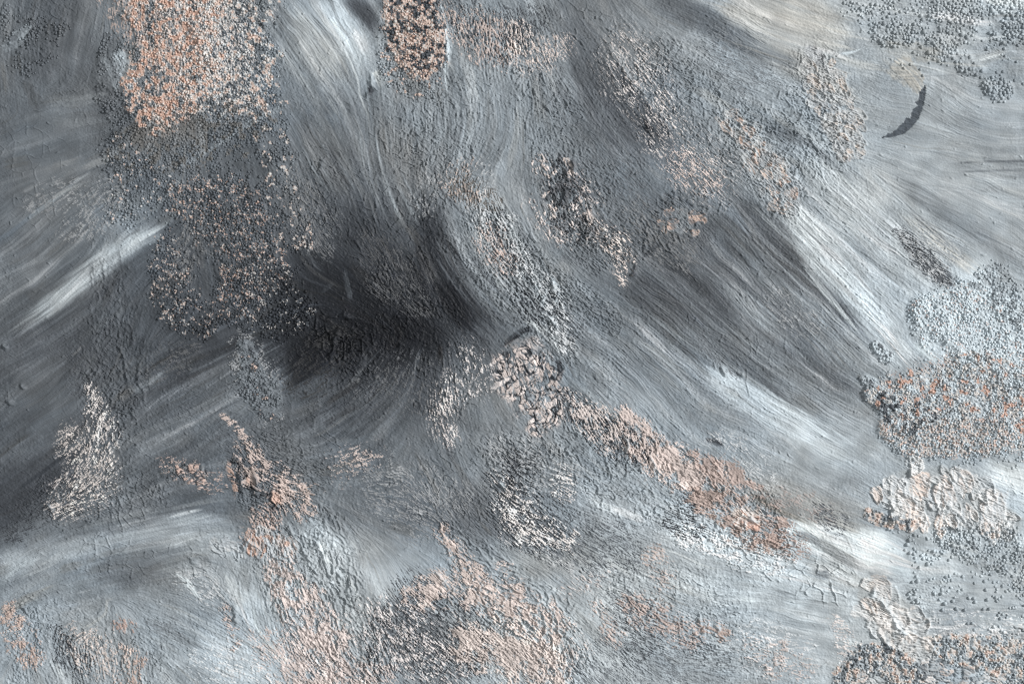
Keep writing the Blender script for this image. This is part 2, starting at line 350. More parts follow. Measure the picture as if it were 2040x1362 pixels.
# ---- crisp strokes on top
crisp = [
 ([(172,345,2.5),(110,395,4),(30,456,3)], G(178), .8, 'thin white scratch line left of the grains'),
 ([(578,208,5),(500,245,6),(420,295,5),(345,345,4)], G(160), .6, 'pale scraped line crossing the speckled slope'),
 ([(95,205,8),(150,200,12),(215,193,8)], G(140,.3), .5, None),
 ([(100,235,14),(150,240,18),(200,235,10)], G(128,.2), .4, None),
 ([(878,0,5),(884,40,6),(896,95,6),(888,140,5),(895,200,3)], G(208), .85, 'white drip beside the round speckled patch'),
 ([(748,140,10),(757,160,9),(762,175,4)], G(205,.6), .9, None),
 ([(744,250,2.5),(760,330,4),(788,415,4),(806,455,2)], G(168), .85, 'thin pale line running down to the black field'),
 ([(716,255,2),(722,310,2.5),(726,345,1.5)], G(160), .8, None),
 ([(932,130,4),(946,220,6),(922,320,6),(872,400,5)], G(158), .6, 'pale arc in the grey curtain'),
 ([(955,170,4),(968,250,5),(940,330,5)], G(150), .5, None),
 ([(905,90,4),(912,190,5),(905,270,4)], G(156), .5, None),
 ([(840,430,2),(870,470,3),(930,520,2)], G(60), .7, None),
 ([(865,330,2),(880,380,2.5),(950,455,2)], G(70), .7, None),
 ([(1675,109,3),(1700,104,3.4),(1716,98,2)], G(205), .95, 'short white tick on the grey field'),
 ([(1780,120,24),(1815,150,22),(1842,188,5)], G(182,1.3), 1.0, 'beige wedge above the dark crescent'),
 ([(1760,90,14),(1830,105,20),(1880,110,14)], G(178,1.2), .55, None),
 ([(1900,326,2),(1970,322,3),(2160,320,3)], G(96), .7, None),
 ([(1908,343,2),(1980,340,3),(2160,336,3)], G(110), .6, None),
 ([(1930,355,5),(1990,365,9),(2160,362,9)], G(178), .6, 'pale dry stroke at the edge'),
 ([(1950,385,5),(2010,395,9),(2160,392,10)], G(186), .65, None),
 ([(1275,680,3),(1320,712,5),(1372,765,3)], G(176), .75, 'narrow pale streak in the slanting grey field'),
 ([(1350,640,2),(1400,680,3),(1470,740,2)], G(160), .5, None),
 ([(1480,600,3),(1540,655,4),(1620,730,3)], G(172), .55, None),
 ([(1475,570,3),(1520,610,3),(1560,650,2)], G(190), .6, None),
 ([(1100,760,4),(1150,800,6),(1200,850,4)], G(158), .6, None),
 ([(348,1140,3),(372,1158,7),(398,1192,5)], G(212,.3), .95, 'curved white knife mark in the lower corner'),
 ([(2,1160,4),(40,1125,8),(80,1110,6)], G(186), .8, 'white sliver at the edge of the black band'),
 ([(300,1050,3),(380,1032,5),(450,1020,3)], G(172), .6, None),
 ([(330,1075,3),(420,1065,5),(480,1070,3)], G(180), .6, None),
 ([(200,1105,3),(260,1090,4),(330,1080,3)], G(92), .5, None),
 ([(220,1165,5),(280,1150,10),(350,1140,6)], G(100), .5, None),
 ([(440,840,3),(480,860,3),(520,900,3)], G(120), .4, None),
 ([(270,775,5),(300,760,4),(330,735,3)], G(150), .5, None),
 ([(255,775,4),(285,780,4),(300,770,3)], G(158), .4, None),
 ([(880,560,14),(910,610,20),(905,640,8)], G(38), .8, 'black notch cut in the dark sweep'),
 ([(1060,560,4),(1080,600,6),(1100,620,4)], G(190), .8, None),
 ([(1095,545,4),(1110,580,6),(1105,615,4)], G(196), .8, 'white paint tail hooked upwards'),
 ([(1045,635,5),(1080,655,8),(1110,690,6),(1118,710,4)], G(205,.4), .9, 'thick white rim of the peach mosaic'),
 ([(1000,690,4),(1040,660,7),(1068,655,5)], G(34), .9, 'black cleft at the crest of the mosaic'),
 ([(1108,715,4),(1116,735,6),(1112,760,4)], G(36), .9, None),
 ([(735,172,4),(739,180,5),(736,192,3)], G(26), .98, 'small black notch below the white streak'),
 ([(1285,238,3),(1292,252,4),(1300,262,2)], G(36), .9, None),
 ([(1255,905,3),(1265,920,4),(1258,930,2)], G(28), .9, None),
 ([(1405,875,5),(1430,882,7),(1440,890,4)], G(58), .85, None),
 ([(1625,1140,9),(1640,1145,10),(1655,1142,6)], G(112), .8, 'grey smudge on the white scumble'),
 ([(1585,1060,10),(1610,1070,9),(1635,1082,5)], G(140), .85, None),
 ([(1730,1140,4),(1760,1150,5),(1785,1155,3)], G(118), .6, None),
 ([(1540,1175,3),(1570,1182,4),(1600,1195,3)], G(104), .7, None),
 ([(1600,1190,3),(1620,1195,4),(1640,1198,2)], G(108), .6, None),
 ([(1890,1210,3),(1915,1190,5),(1940,1178,3)], G(120), .6, None),
 ([(1400,1235,3),(1440,1225,4),(1480,1215,2)], G(120), .4, None),
 ([(930,1040,2),(1000,1010,3)], G(70), .3, None),
 ([(1470,960,4),(1520,985,5),(1560,990,3)], G(158,.4), .6, None),
 ([(1370,980,3),(1440,965,5),(1520,965,4)], G(150,.3), .6, None),
 ([(1390,1020,3),(1450,985,4),(1500,965,3)], G(112), .5, None),
 ([(1545,810,4),(1600,838,6),(1660,880,4)], G(214), .7, None),
 ([(1595,520,4),(1650,590,6),(1710,660,4)], G(212,.3), .6, None),
 ([(1655,330,4),(1720,400,6),(1800,490,4)], G(200,.4), .55, None),
 ([(1560,440,4),(1600,500,5),(1660,570,4)], G(202,.3), .55, None),
 ([(1640,400,3),(1700,460,4),(1760,540,3)], G(196,.3), .5, None),
 ([(1740,420,3),(1800,480,4),(1860,545,3)], G(192,.4), .5, None),
 ([(700,600,4),(690,560,5),(684,530,3)], G(110), .6, None),
 ([(640,585,3),(655,570,4),(668,560,2)], G(92), .6, None),
 ([(230,100,10),(255,150,16),(268,190,9)], G(205), .7, 'white blot at the border of the orange grains'),
 ([(200,110,4),(225,150,8),(235,190,5)], G(170), .5, None),
 ([(30,75,10),(50,60,8),(65,48,4)], G(168), .7, 'pale hooked flick at the corner'),
 ([(0,100,8),(30,88,8),(60,70,4)], G(150), .5, None),
]
for pts, col, a, label in crisp:
    stroke(pts, col, a=a, soft=.5, dry=.45, h=1.4, ends=(.12, .2), label=label)
# many small brush touches in slightly lighter or darker mixtures of what lies there
for i in range(1500):
    x = random.uniform(-40, 2080); y = random.uniform(-40, 1400); P = []; cx_, cy_ = x, y
    n = random.randint(3, 6); st = random.uniform(14, 34)
    sg = 1
    px_, py_ = 1, 0
    for k in range(n):
        ix = min(NX - 1, max(0, int((cx_ - xs[0]) / S))); iy = min(NY - 1, max(0, int((cy_ - ys[0]) / S)))
        ex, ey = float(DXF[iy, ix]), float(DYF[iy, ix])
        if k and ex * px_ + ey * py_ < 0: ex, ey = -ex, -ey
        px_, py_ = ex, ey; P.append((cx_, cy_)); cx_ += ex * st; cy_ += ey * st
    hw = random.choice([2, 2.5, 3, 4, 6, 9, 12]); iy = min(NY - 1, max(0, int((y - ys[0]) / S))); ix = min(NX - 1, max(0, int((x - xs[0]) / S)))
    f = random.choice([.84, .88, .92, 1.08, 1.12, 1.17, 1.24]); w_ = random.uniform(-.5, 1.2) * 4
    cl = np.clip(C[iy, ix] * f + np.array([w_, .2 * w_, -.8 * w_]), 20, 232)
    stroke([(p[0], p[1], hw * (1 if 0 < k < n - 1 else .6)) for k, p in enumerate(P)], cl, a=random.uniform(.3, .75), soft=.7, dry=random.uniform(.2, .7), h=random.uniform(.3, 1.3), ends=(.2, .35))
# bundles of fine parallel bristle lines, light or dark
def bundle(pts, n, spread, cols, a=.5, w=(1.2, 2.6), jit=10):
    for k in range(n):
        o = rng.uniform(-1, 1) * spread; P = []
        A = np.array([(p[0], p[1]) for p in pts], float); Tn = np.gradient(A, axis=0); Tn /= np.linalg.norm(Tn, axis=1)[:, None] + 1e-9
        A = A + np.stack([-Tn[:, 1], Tn[:, 0]], 1) * o + rng.normal(0, jit * .25, 2)
        t0, t1 = sorted(rng.uniform(0, 1, 2)); 
        if t1 - t0 < .3: t1 = min(1, t0 + .35)
        CA = catmull([(q[0], q[1], 0) for q in A], 16); m = len(CA); CA = CA[int(t0 * (m - 1)):int(t1 * (m - 1)) + 2]
        if len(CA) < 3: continue
        CA = CA[::max(1, len(CA) // 5)]
        ww = rng.uniform(*w)
        stroke([(q[0], q[1], ww) for q in CA], cols[rng.integers(len(cols))], a=a * rng.uniform(.5, 1), soft=.6, dry=.4, h=1.9, ends=(.25, .35))
bundle([(1600,300),(1740,430),(1880,560)], 26, 80, [G(205,.3), G(190,.3), G(120), G(168)], .55)
bundle([(1480,400),(1620,540),(1780,700)], 24, 60, [G(205,.2), G(130), G(180), G(96)], .5)
bundle([(1330,520),(1480,650),(1660,790)], 22, 70, [G(150), G(70), G(165), G(80)], .45)
bundle([(1200,620),(1330,720),(1500,830)], 16, 60, [G(160), G(100), G(170)], .4)
bundle([(0,690),(150,590),(300,490)], 14, 60, [G(130), G(70), G(84)], .4)
bundle([(0,470),(110,395),(200,330)], 12, 70, [G(140), G(84), G(128)], .4)
bundle([(330,820),(450,760),(580,690)], 14, 50, [G(130), G(56), G(110)], .4)
bundle([(570,20),(650,120),(700,210)], 14, 60, [G(190), G(130), G(170,.4)], .4)
bundle([(1420,10),(1560,60),(1700,100)], 18, 60, [G(178,1), G(140), G(150,.8)], .4)
bundle([(1740,310),(1900,320),(2060,350)], 14, 60, [G(170), G(128), G(160)], .4)
bundle([(920,120),(950,230),(900,370)], 34, 60, [G(160), G(105), G(150)], .45)
bundle([(600,250),(640,310),(690,400)], 14, 30, [G(84), G(140,.3), G(150)], .5)
bundle([(60,1110),(250,1070),(470,1030)], 14, 40, [G(168), G(104), G(150)], .45)
bundle([(620,860),(720,800),(800,720)], 16, 60, [G(56), G(104), G(48)], .5)
bundle([(760,180),(775,330),(830,450)], 16, 50, [G(150), G(95), G(140,.3), G(165)], .45)
bundle([(1090,60),(1160,200),(1250,330)], 20, 70, [G(140), G(80), G(120)], .4)
bundle([(200,480),(225,640),(265,790)], 16, 40, [G(110), G(70), G(98)], .4)
bundle([(700,900),(640,1000),(680,1140)], 14, 60, [G(150), G(90), G(170)], .4)
bundle([(880,470),(950,570),(1030,650)], 24, 36, [G(145), G(110), G(70)], .45)
for P_, n_, sp_, cs_, a_ in [
  ([(960,405),(1010,480),(1060,580)], 26, 55, (186,165,150,100,196), .6), ([(1060,600),(1110,680),(1150,760)], 12, 30, (180,150,110,196), .55), ([(900,450),(960,550),(1030,640)], 20, 40, (140,128,150,112), .5),
  ([(1440,380),(1600,530),(1760,690)], 22, 90, (190,170,110,92,205), .45), ([(1640,330),(1760,450),(1890,560)], 20, 70, (205,190,165,150), .45), ([(1320,480),(1450,600),(1640,760)], 22, 90, (80,96,140,70,160), .4),
  ([(1200,600),(1340,710),(1520,840)], 18, 70, (160,130,172,118), .4), ([(0,720),(150,610),(310,500)], 14, 70, (84,96,120,74), .4), ([(0,900),(220,790),(470,690)], 18, 90, (84,104,118,74), .4), ([(20,480),(110,400),(200,330)], 12, 90, (110,92,122), .35),
  ([(560,20),(640,120),(700,220)], 16, 60, (196,170,140,120), .45), ([(610,240),(650,320),(700,430)], 14, 50, (120,86,134,78), .45), ([(740,170),(770,300),(830,440)], 16, 60, (140,112,150,94), .4), ([(900,120),(945,240),(890,380)], 20, 70, (150,128,165,112), .4),
  ([(1100,40),(1170,180),(1260,320)], 16, 80, (120,92,140,104), .4), ([(1400,0),(1560,60),(1720,110)], 14, 60, (178,165,150,182), .35), ([(640,850),(730,790),(800,700)], 18, 70, (50,64,96,80), .5), ([(640,560),(720,610),(820,670)], 16, 70, (44,52,66,38), .5),
  ([(860,440),(880,540),(950,640)], 14, 40, (50,60,44,80), .45), ([(60,1120),(250,1075),(480,1030)], 14, 50, (165,130,112,180), .4), ([(250,1190),(400,1260),(530,1340)], 16, 70, (176,160,196,140), .4), ([(560,1010),(640,1150),(710,1290)], 18, 70, (176,150,186,130), .4),
  ([(890,1060),(1000,1170),(1110,1290)], 16, 70, (176,150,186), .4), ([(1180,980),(1330,1060),(1520,1120)], 18, 60, (190,170,205,150), .45), ([(1060,1180),(1140,1260),(1220,1320)], 12, 40, (196,180,165), .45), ([(1400,1160),(1560,1190),(1740,1220)], 18, 80, (190,178,165,200), .4),
  ([(1860,240),(1960,260),(2060,270)], 12, 80, (150,162,170), .3), ([(1840,1190),(1940,1200),(2050,1210)], 12, 60, (190,176,150), .4), ([(600,900),(720,900),(810,850)], 14, 60, (110,96,124,140), .4)]:
    bundle(P_, n_, sp_, [G(q, random.uniform(-.1, .4)) for q in cs_], a_, w=(2.5, 7))
bundle([(1590,1050),(1690,1080),(1790,1120)], 12, 26, [G(226), G(190)], .5)
bundle([(1540,1150),(1620,1170),(1720,1180)], 12, 40, [G(205), G(150), G(186)], .5)
bundle([(1600,1010),(1670,1100),(1680,1240)], 10, 30, [G(196), G(170,.6)], .35)
bundle([(1860,1180),(1950,1175),(2050,1170)], 8, 50, [G(190,.3), G(120)], .4)
bundle([(1740,100),(1900,95),(2050,90)], 12, 60, [G(186,.4), G(128)], .4)
bundle([(520,1080),(560,1200),(620,1330)], 18, 60, [G(186), G(120), G(170,.6)], .45)
bundle([(900,1080),(1000,1170),(1110,1290)], 16, 60, [G(180), G(120)], .45)
print('crisp', round(time.time() - T0, 1), 'strokes', SEED[0] - 100)

# ------------------------------------------------------------------ thick and broken paint
BZ = sstep(.35, .75, fbm(X / 85, Y / 85, 12, 2))
SMO = np.ones((NY, NX), f32)
for zx, zy, zr in [(1850,300,130), (1960,420,120), (1980,240,90), (90,300,90), (80,430,90), (110,560,80), (575,280,45), (790,1130,80), (1790,1120,90), (1950,1200,80), (620,60,60), (1540,60,90), (1880,90,70), (90,800,80), (1650,880,80), (1300,760,60), (300,1090,60), (160,90,50), (1600,1240,70)]:
    SMO *= 1 - .72 * np.exp(-(((X - zx) ** 2 + (Y - zy) ** 2) / (zr * .95) ** 2) ** 1.5).astype(f32)
ROUGH *= SMO
for zx, zy, zr, am in [(1560,280,150,.6), (1640,220,90,.5), (860,290,120,.5), (1280,150,90,.35), (1040,560,90,.6), (1150,880,150,.4), (1450,1020,120,.4), (640,400,110,.3), (700,700,90,.4)]:
    ROUGH += am * np.exp(-((X - zx) ** 2 + (Y - zy) ** 2) / (2 * (zr * .55) ** 2)).astype(f32)
H += (0.08 + .18 * BZ) * BR_F + (.03 + 0.09 * BZ) * BR_M + (.02 + .10 * BZ) * BR_L + .17 * ZONE * ST1 + .20 * ZONE * ST2 + (.10 * (F_I - .5) + .45 * (F_X - .5)) * (.35 + .65 * SMO)
def worley(u, v, seed):
    iu = np.floor(u).astype(np.int32); iv = np.floor(v).astype(np.int32)
    f1 = np.full(u.shape, 9, f32); f2 = f1.copy(); cid = np.zeros(u.shape, np.int32); cx = np.zeros_like(f1); cy = np.zeros_like(f1)
    for dy in (-1, 0, 1):
        for dx in (-1, 0, 1):
            a = iu + dx; b = iv + dy
            jx = TAB[(b + seed * 7) & 255, (a + seed * 13) & 255]; jy = TAB[(b + seed * 29 + 91) & 255, (a + seed * 5 + 37) & 255]
            ex = u - (a + .1 + .8 * jx); ey = v - (b + .1 + .8 * jy); dd = np.sqrt(ex * ex + ey * ey)
            m = dd < f1
            f2 = np.where(m, f1, np.minimum(f2, dd)); cid = np.where(m, (a & 4095) * 4096 + (b & 4095), cid)
            cx = np.where(m, ex, cx); cy = np.where(m, ey, cy); f1 = np.where(m, dd, f1)
    return f1, f2, cid, cx, cy
def region(pts, edge=.35, nz=.5, nscale=26):
    sl, v, s, d, L = path_field(pts, 1.6)
    n = .55 * fbm(X[sl] / nscale, Y[sl] / nscale, SEED[0] % 50 + 3, 3) + .45 * vn(X[sl] / (nscale * 2.6), Y[sl] / (nscale * 2.6), SEED[0] % 43 + 2); SEED[0] += 1
    n = .5 + (n - .5) * 1.25
    return sl, sstep(1.32, 1.32 - edge, v + (n - .5) * 2 * nz)
def rank0(A):
    z = (A - .54) / .165; return (1 / (1 + np.exp(-1.702 * z))).astype(f32)
def flecks(pts, col, dens=.4, fld='M', a=.95, edge=1.15, h=1.2, label=None, var=.10, nz=.5, thick=0.0):
    """paint dragged over the bumps: only the high spots take the colour"""
    sl, m = region(pts, edge, nz)
    F = {'S': F_S, 'M': F_M, 'B': F_B}[fld][sl]
    F = rank0(F * .38 + .37 * F_S[sl] + .33 * F_X[sl])
    mott = fbm(X[sl] / 34, Y[sl] / 34, SEED[0] % 40 + 11, 2)
    hole = sstep(.30, .62, fbm(X[sl] / 19, Y[sl] / 19, SEED[0] % 37 + 2, 3))
    th = 1 - dens * m * (0.35 + 1.3 * mott) * (.40 + .75 * hole)
    k = sstep(th - .07, th + .07, F) * (m > .02) * a
    col = np.asarray(col, f32); col = col + (col.mean() - col) * .66 + 12
    cc = col[None, None] * (1 + var * BR_W[sl] * .5 + .05 * (F_S[sl] - .5))[..., None]
    C[sl] += (cc - C[sl]) * k[..., None]
    H[sl] += .7 * k * h + .6 * m * thick * (F - .5)
    if label:
        pid = new_part('scumble_patch', label); LAB[sl] = np.where(m > .42, pid, LAB[sl])
def hollows(pts, col=INK, dens=.3, fld='S', a=.85, depth=1.0, edge=1.15):
    sl, m = region(pts, edge)
    F = {'S': F_S, 'M': F_M, 'B': F_B}[fld][sl]
    mott = fbm(X[sl] / 30, Y[sl] / 30, SEED[0] % 40 + 5, 2)
    F = rank0(F * .5 + .3 * F_S[sl] + .28 * F_X[sl]); th = dens * m * (0.2 + 1.6 * mott)
    k = sstep(th + .05, th - .05, F) * (m > .02) * a
    C[sl] += (np.asarray(col, f32) + 22 - C[sl]) * k[..., None]; H[sl] -= k * depth
def wrinkle(pts, amp=2.5, fld='B', edge=.6, label=None, name='wrinkled_patch'):
    sl, m = region(pts, edge)
    F = {'M': F_M, 'B': F_B, 'S': F_S}[fld][sl]
    r = 1 - np.abs(2 * F - 1); r2 = sstep(.3, 1.0, r)
    H[sl] += m * amp * .75 * (r2 - .3) ; ROUGH[sl] += .25 * m
    if label: LAB[sl] = np.where(m > .5, new_part(name, label), LAB[sl])
def cracks(pts, cell=20, amp=1.6, label=None, ani=1.0, ang0=0.0, edge=.5):
    """lips of paint pulled up in a loose net"""
    sl, m = region(pts, edge)
    ca, sa = math.cos(ang0), math.sin(ang0); wx = X[sl] + 14 * (vn(X[sl] / 22, Y[sl] / 22, 41) - .5); wy = Y[sl] + 14 * (vn(X[sl] / 22, Y[sl] / 22, 42) - .5)
    u = (wx * ca + wy * sa) / (cell * ani); v = (-wx * sa + wy * ca) / cell
    f1, f2, cid, ex, ey = worley(u, v, SEED[0] % 17); SEED[0] += 1
    lip = np.exp(-((f2 - f1) * cell / 1.5) ** 2) * sstep(.35, .62, vn(X[sl] / 17, Y[sl] / 17, SEED[0]))
    tilt = (TAB[cid & 255, (cid >> 8) & 255] - .5)
    H[sl] += m * amp * (1.25 * lip + 0.9 * tilt * ex + .3 * (TAB[(cid >> 3) & 255, cid & 255] - .5))
    if label: LAB[sl] = np.where(m > .5, new_part('pulled_paint_patch', label), LAB[sl])
NFLAKE = [0]
def flakes(pts, cell=17, ani=1.7, ang0=1.0, cols=(PEACH,), gap=INK, amp=4.5, cover=.8, label=None, nz=.35, gapw=.13, limit=60, edge=.5, bend=34, ga=.72, name='mosaic_patch'):
    """thick separate dabs of paint standing side by side with open joints"""
    sl, m = region(pts, edge, nz); SEED[0] += 1
    wx = X[sl] + bend * (fbm(X[sl] / 30, Y[sl] / 30, SEED[0], 2) - .5) + 7 * (vn(X[sl] / 9, Y[sl] / 9, 71) - .5); wy = Y[sl] + bend * (fbm(X[sl] / 30, Y[sl] / 30, SEED[0] + 3, 2) - .5) + 7 * (vn(X[sl] / 9, Y[sl] / 9, 72) - .5)
    ca, sa = math.cos(ang0), math.sin(ang0)
    u = (wx * ca + wy * sa) / (cell * ani); v = (-wx * sa + wy * ca) / cell
    f1, f2, cid, ex, ey = worley(u, v, SEED[0] % 19)
    r1 = TAB[(cid >> 12) & 255, cid & 255]; r2 = TAB[cid & 255, (cid >> 11) & 255]; r3 = TAB[(cid * 7) & 255, (cid >> 12) & 255]
    rag = .16 * (F_X[sl] - .5) + .20 * (F_S[sl] - .5)
    jw = gapw * (.35 + 1.3 * vn(X[sl] / 13, Y[sl] / 13, SEED[0] + 5))
    body = sstep(jw * .3, jw * 1.5, f2 - f1 + rag * .35)
    on = (r1 < cover)
    cut = sstep(.17, .30, F_S[sl] * .6 + F_X[sl] * .4)                  # small tears inside a dab
    k = m * body * on
    cols = np.asarray(cols, f32); cols = cols + (cols.mean(1, keepdims=True) - cols) * .5 + 6
    pal = cols[(r2 * 0.999 * len(cols)).astype(np.int32)]
    pal = pal * (1 + .12 * (r3 - .5) + .04 * BR_F[sl])[..., None]
    smear = sstep(.34, .52, F_M[sl] * .5 + .5 * vn(X[sl] / 14, Y[sl] / 14, 77))[..., None]      # grey dragged over some dabs
    gk = m * (1 - body * cut)
    C[sl] += (pal - C[sl]) * (k[..., None] * (0.15 + 0.85 * smear))
    C[sl] += (np.asarray(gap, f32) - C[sl]) * (gk * ga * sstep(.2, .7, vn(X[sl] / 10, Y[sl] / 10, SEED[0] + 9)))[..., None]
    dome = np.clip(1 - (f1 * 1.2) ** 2, 0, 1)
    H[sl] += m * amp * (body * (.45 + .16 * dome * on + .35 * (r3 - .5) + .6 * (r2 - .5) * ex + .5 * (r3 - .5) * ey) - .25 + .16 * (cut - 1))
    WEAVE[sl] *= 1 - m
    pid = new_part(name, label)
    LAB[sl] = np.where(m > .45, pid, LAB[sl])
    ids, cnt = np.unique(cid[(m > .6) & (body > .55) & on], return_counts=True)
    order = np.argsort(-cnt)[:limit]
    for i in order:
        if cnt[i] < 16: continue
        fid = new_part('paint_dab', None, pid)
        LAB[sl] = np.where((cid == ids[i]) & (m > .6) & (body > .5), fid, LAB[sl])
        NFLAKE[0] += 1

def petals(pts, size, cols, amp, label, axis=1.2, asp=1.5, step=.9, name='petal_patch', nz=.35, gapc=None, jit=.5, spread=.5):
    """overlapping scoops of stiff paint, each with a raised rim and a hollow streaked face"""
    sl, m = region(pts, .5, nz, 22)
    pid = new_part(name, label); LAB[sl] = np.where(m > .4, pid, LAB[sl])
    if gapc is not None: C[sl] += (np.asarray(gapc, f32) - C[sl]) * (m * .7)[..., None]
    y0, x0 = sl[0].start, sl[1].start; hh, ww = m.shape; st = size * step; pts_ = []
    for j in range(int(hh * S / st) + 1):
        for i in range(int(ww * S / st) + 1):
            px, py = (i + .5 * (j % 2)) * st + random.gauss(0, st * .25), j * st + random.gauss(0, st * .25)
            ix, iy = int(px / S), int(py / S)
            if 0 <= ix < ww and 0 <= iy < hh and m[iy, ix] > .45: pts_.append((xs[x0] + px, ys[y0] + py))
    random.shuffle(pts_)
    for (cx_, cy_) in pts_:
        a = size * random.choice([.45, .6, .75, .9, 1.1, 1.35]); b = a / asp * random.uniform(.75, 1.25); th = axis + random.gauss(0, spread); r = a * 1.5 + 4
        i0 = max(0, int((cx_ - r - xs[0]) / S)); i1 = min(NX, int((cx_ + r - xs[0]) / S) + 1); j0 = max(0, int((cy_ - r - ys[0]) / S)); j1 = min(NY, int((cy_ + r - ys[0]) / S) + 1)
        w = (slice(j0, j1), slice(i0, i1)); dx = X[w] - cx_; dy = Y[w] - cy_
        u = (dx * math.cos(th) + dy * math.sin(th)) / a; v = (-dx * math.sin(th) + dy * math.cos(th)) / b
        v = v + u * u * random.uniform(-.5, .5)
        rr = np.sqrt(u * u + v * v * np.clip(1 + .7 * u, .3, 2.2)) + .35 * (vn(X[w] / 9, Y[w] / 9, int(cx_) % 40) - .5) + .10 * (F_X[w] - .5)
        k = sstep(1.05, .90, rr)
        st_ = vn(np.arctan2(v, u + 1.3) * 7, rr * 1.2, int(cy_) % 50)
        hnew = amp * (.22 + .50 * np.exp(-((rr - .84) / .13) ** 2) * sstep(-.5, .7, u) - .30 * (1 - rr) * (rr < 1) + .34 * (st_ - .5) + .30 * (F_S[w] - .5) + .4 * u * random.uniform(-1, 1)) * random.uniform(.5, 1.2)
        H[w] = H[w] * (1 - k) + (np.minimum(H[w], amp * .5) * .35 + hnew) * k
        c1 = np.asarray(random.choice(cols), f32); c2 = np.asarray(random.choice(cols), f32)
        cc = c1 + (c2 - c1) * sstep(.4, .75, st_)[..., None]
        C[w] += (cc * (1 + .05 * BR_F[w])[..., None] - C[w]) * (k * random.uniform(.35, 1.0) * (.35 + .65 * sstep(.25, .5, F_M[w] * .6 + F_X[w] * .4)))[..., None]
        fid = new_part('paint_petal', None, pid); LAB[w] = np.where(k > .55, fid, LAB[w])
# lumpy stucco where the paint was dabbed rather than drawn
for pts, amt in [
 ([(860,400,60),(900,250,70),(960,80,70)], .35), ([(1040,120,60),(1100,260,60),(1150,400,70),(1260,480,60)], .55), ([(1330,150,70),(1450,260,80),(1560,380,60)], .55),
 ([(960,480,60),(1060,600,70),(1120,700,40)], .7), ([(780,600,80),(880,700,80),(900,800,60)], .5), ([(1000,900,60),(1200,960,70),(1500,1040,70)], .7),
 ([(560,1080,80),(640,1200,90),(680,1340,90)], .5), ([(820,1240,90),(950,1250,100),(1100,1300,80)], .6), ([(1250,1180,80),(1380,1220,80),(1480,1300,60)], .5),
 ([(60,1230,60),(150,1290,80),(260,1330,70)], .5), ([(120,1000,60),(230,980,60),(300,960,50)], .45), ([(1620,150,60),(1650,260,60)], .5), ([(230,850,60),(200,760,40)], .4)]:
    sl, m = region(pts, .8, .4); ROUGH[sl] += amt * m

# -- cracks, wrinkles
cracks([(620,330,40),(690,430,90),(830,470,60)], 24, 1.7, 'net of small raised lips in slate paint')
cracks([(1060,60,40),(1200,80,60),(1330,160,60),(1300,260,40)], 26, 1.6, 'pulled grey paint with scattered lips')
cracks([(1400,180,40),(1500,260,60),(1600,330,50)], 20, 1.8)
cracks([(800,300,60),(900,180,50),(860,420,40)], 26, 1.8, 'torn grey paint lips below the round speckled patch')
cracks([(640,660,26),(700,680,40),(720,740,30)], 18, 3.0, 'black crusted crest in the dark field')
cracks([(1540,240,30),(1620,180,40),(1680,280,40)], 18, 2.0)
cracks([(220,950,60),(250,1010,50),(200,1040,40)], 22, 1.6)
cracks([(500,760,50),(600,860,50),(700,900,40)], 24, 1.2)
cracks([(1500,740,50),(1580,640,50),(1520,560,40)], 28, 1.3)
cracks([(180,1090,50),(300,1110,40),(400,1130,40)], 24, 1.3)
cracks([(900,940,60),(1000,980,40),(860,1020,50)], 18, 1.4)
cracks([(1400,1080,30),(1500,1100,40),(1640,1150,50)], 20, 2.4, 'cracked white ridge of thick paint', 1.3, .4)
cracks([(60,300,60),(110,340,50),(60,420,50)], 26, 1.0)
wrinkle([(210,560,36),(235,660,46),(255,780,44)], 2.0, 'B', label='wrinkled slate paint with long vertical folds')
wrinkle([(540,1060,30),(590,1150,70),(690,1290,80)], 3.4, 'B', label='folded paint running down to the peach field')
wrinkle([(640,1030,24),(680,1110,36),(700,1180,26)], 3.0, 'B')
wrinkle([(890,1060,30),(980,1160,50),(1080,1230,60),(1120,1340,50)], 3.6, 'B', label='heavy folded paint at the lower centre')
wrinkle([(560,890,40),(600,950,50),(520,1000,50)], 2.6, 'M')
wrinkle([(1100,560,30),(1160,600,30),(1220,640,30)], 3.0, 'M', label='grey paint tails trailing from the white hook')
wrinkle([(1290,480,24),(1350,440,50),(1420,400,30)], 3.2, 'B', label='wrinkled slate crest with a few peach dabs')
wrinkle([(1120,360,30),(1130,430,40),(1200,500,40)], 3.2, 'M')
wrinkle([(950,440,30),(1010,480,40),(1040,540,40)], 2.6, 'M', label='whitish torn paint above the mosaic')
wrinkle([(1470,250,40),(1520,320,50),(1560,400,40)], 2.8, 'M')
wrinkle([(1230,850,30),(1320,900,50),(1420,950,40)], 3.0, 'B')
wrinkle([(1400,1000,30),(1480,1030,60),(1560,1070,40)], 2.2, 'M')
wrinkle([(40,1220,24),(60,1280,40),(40,1362,30)], 2.4, 'M')

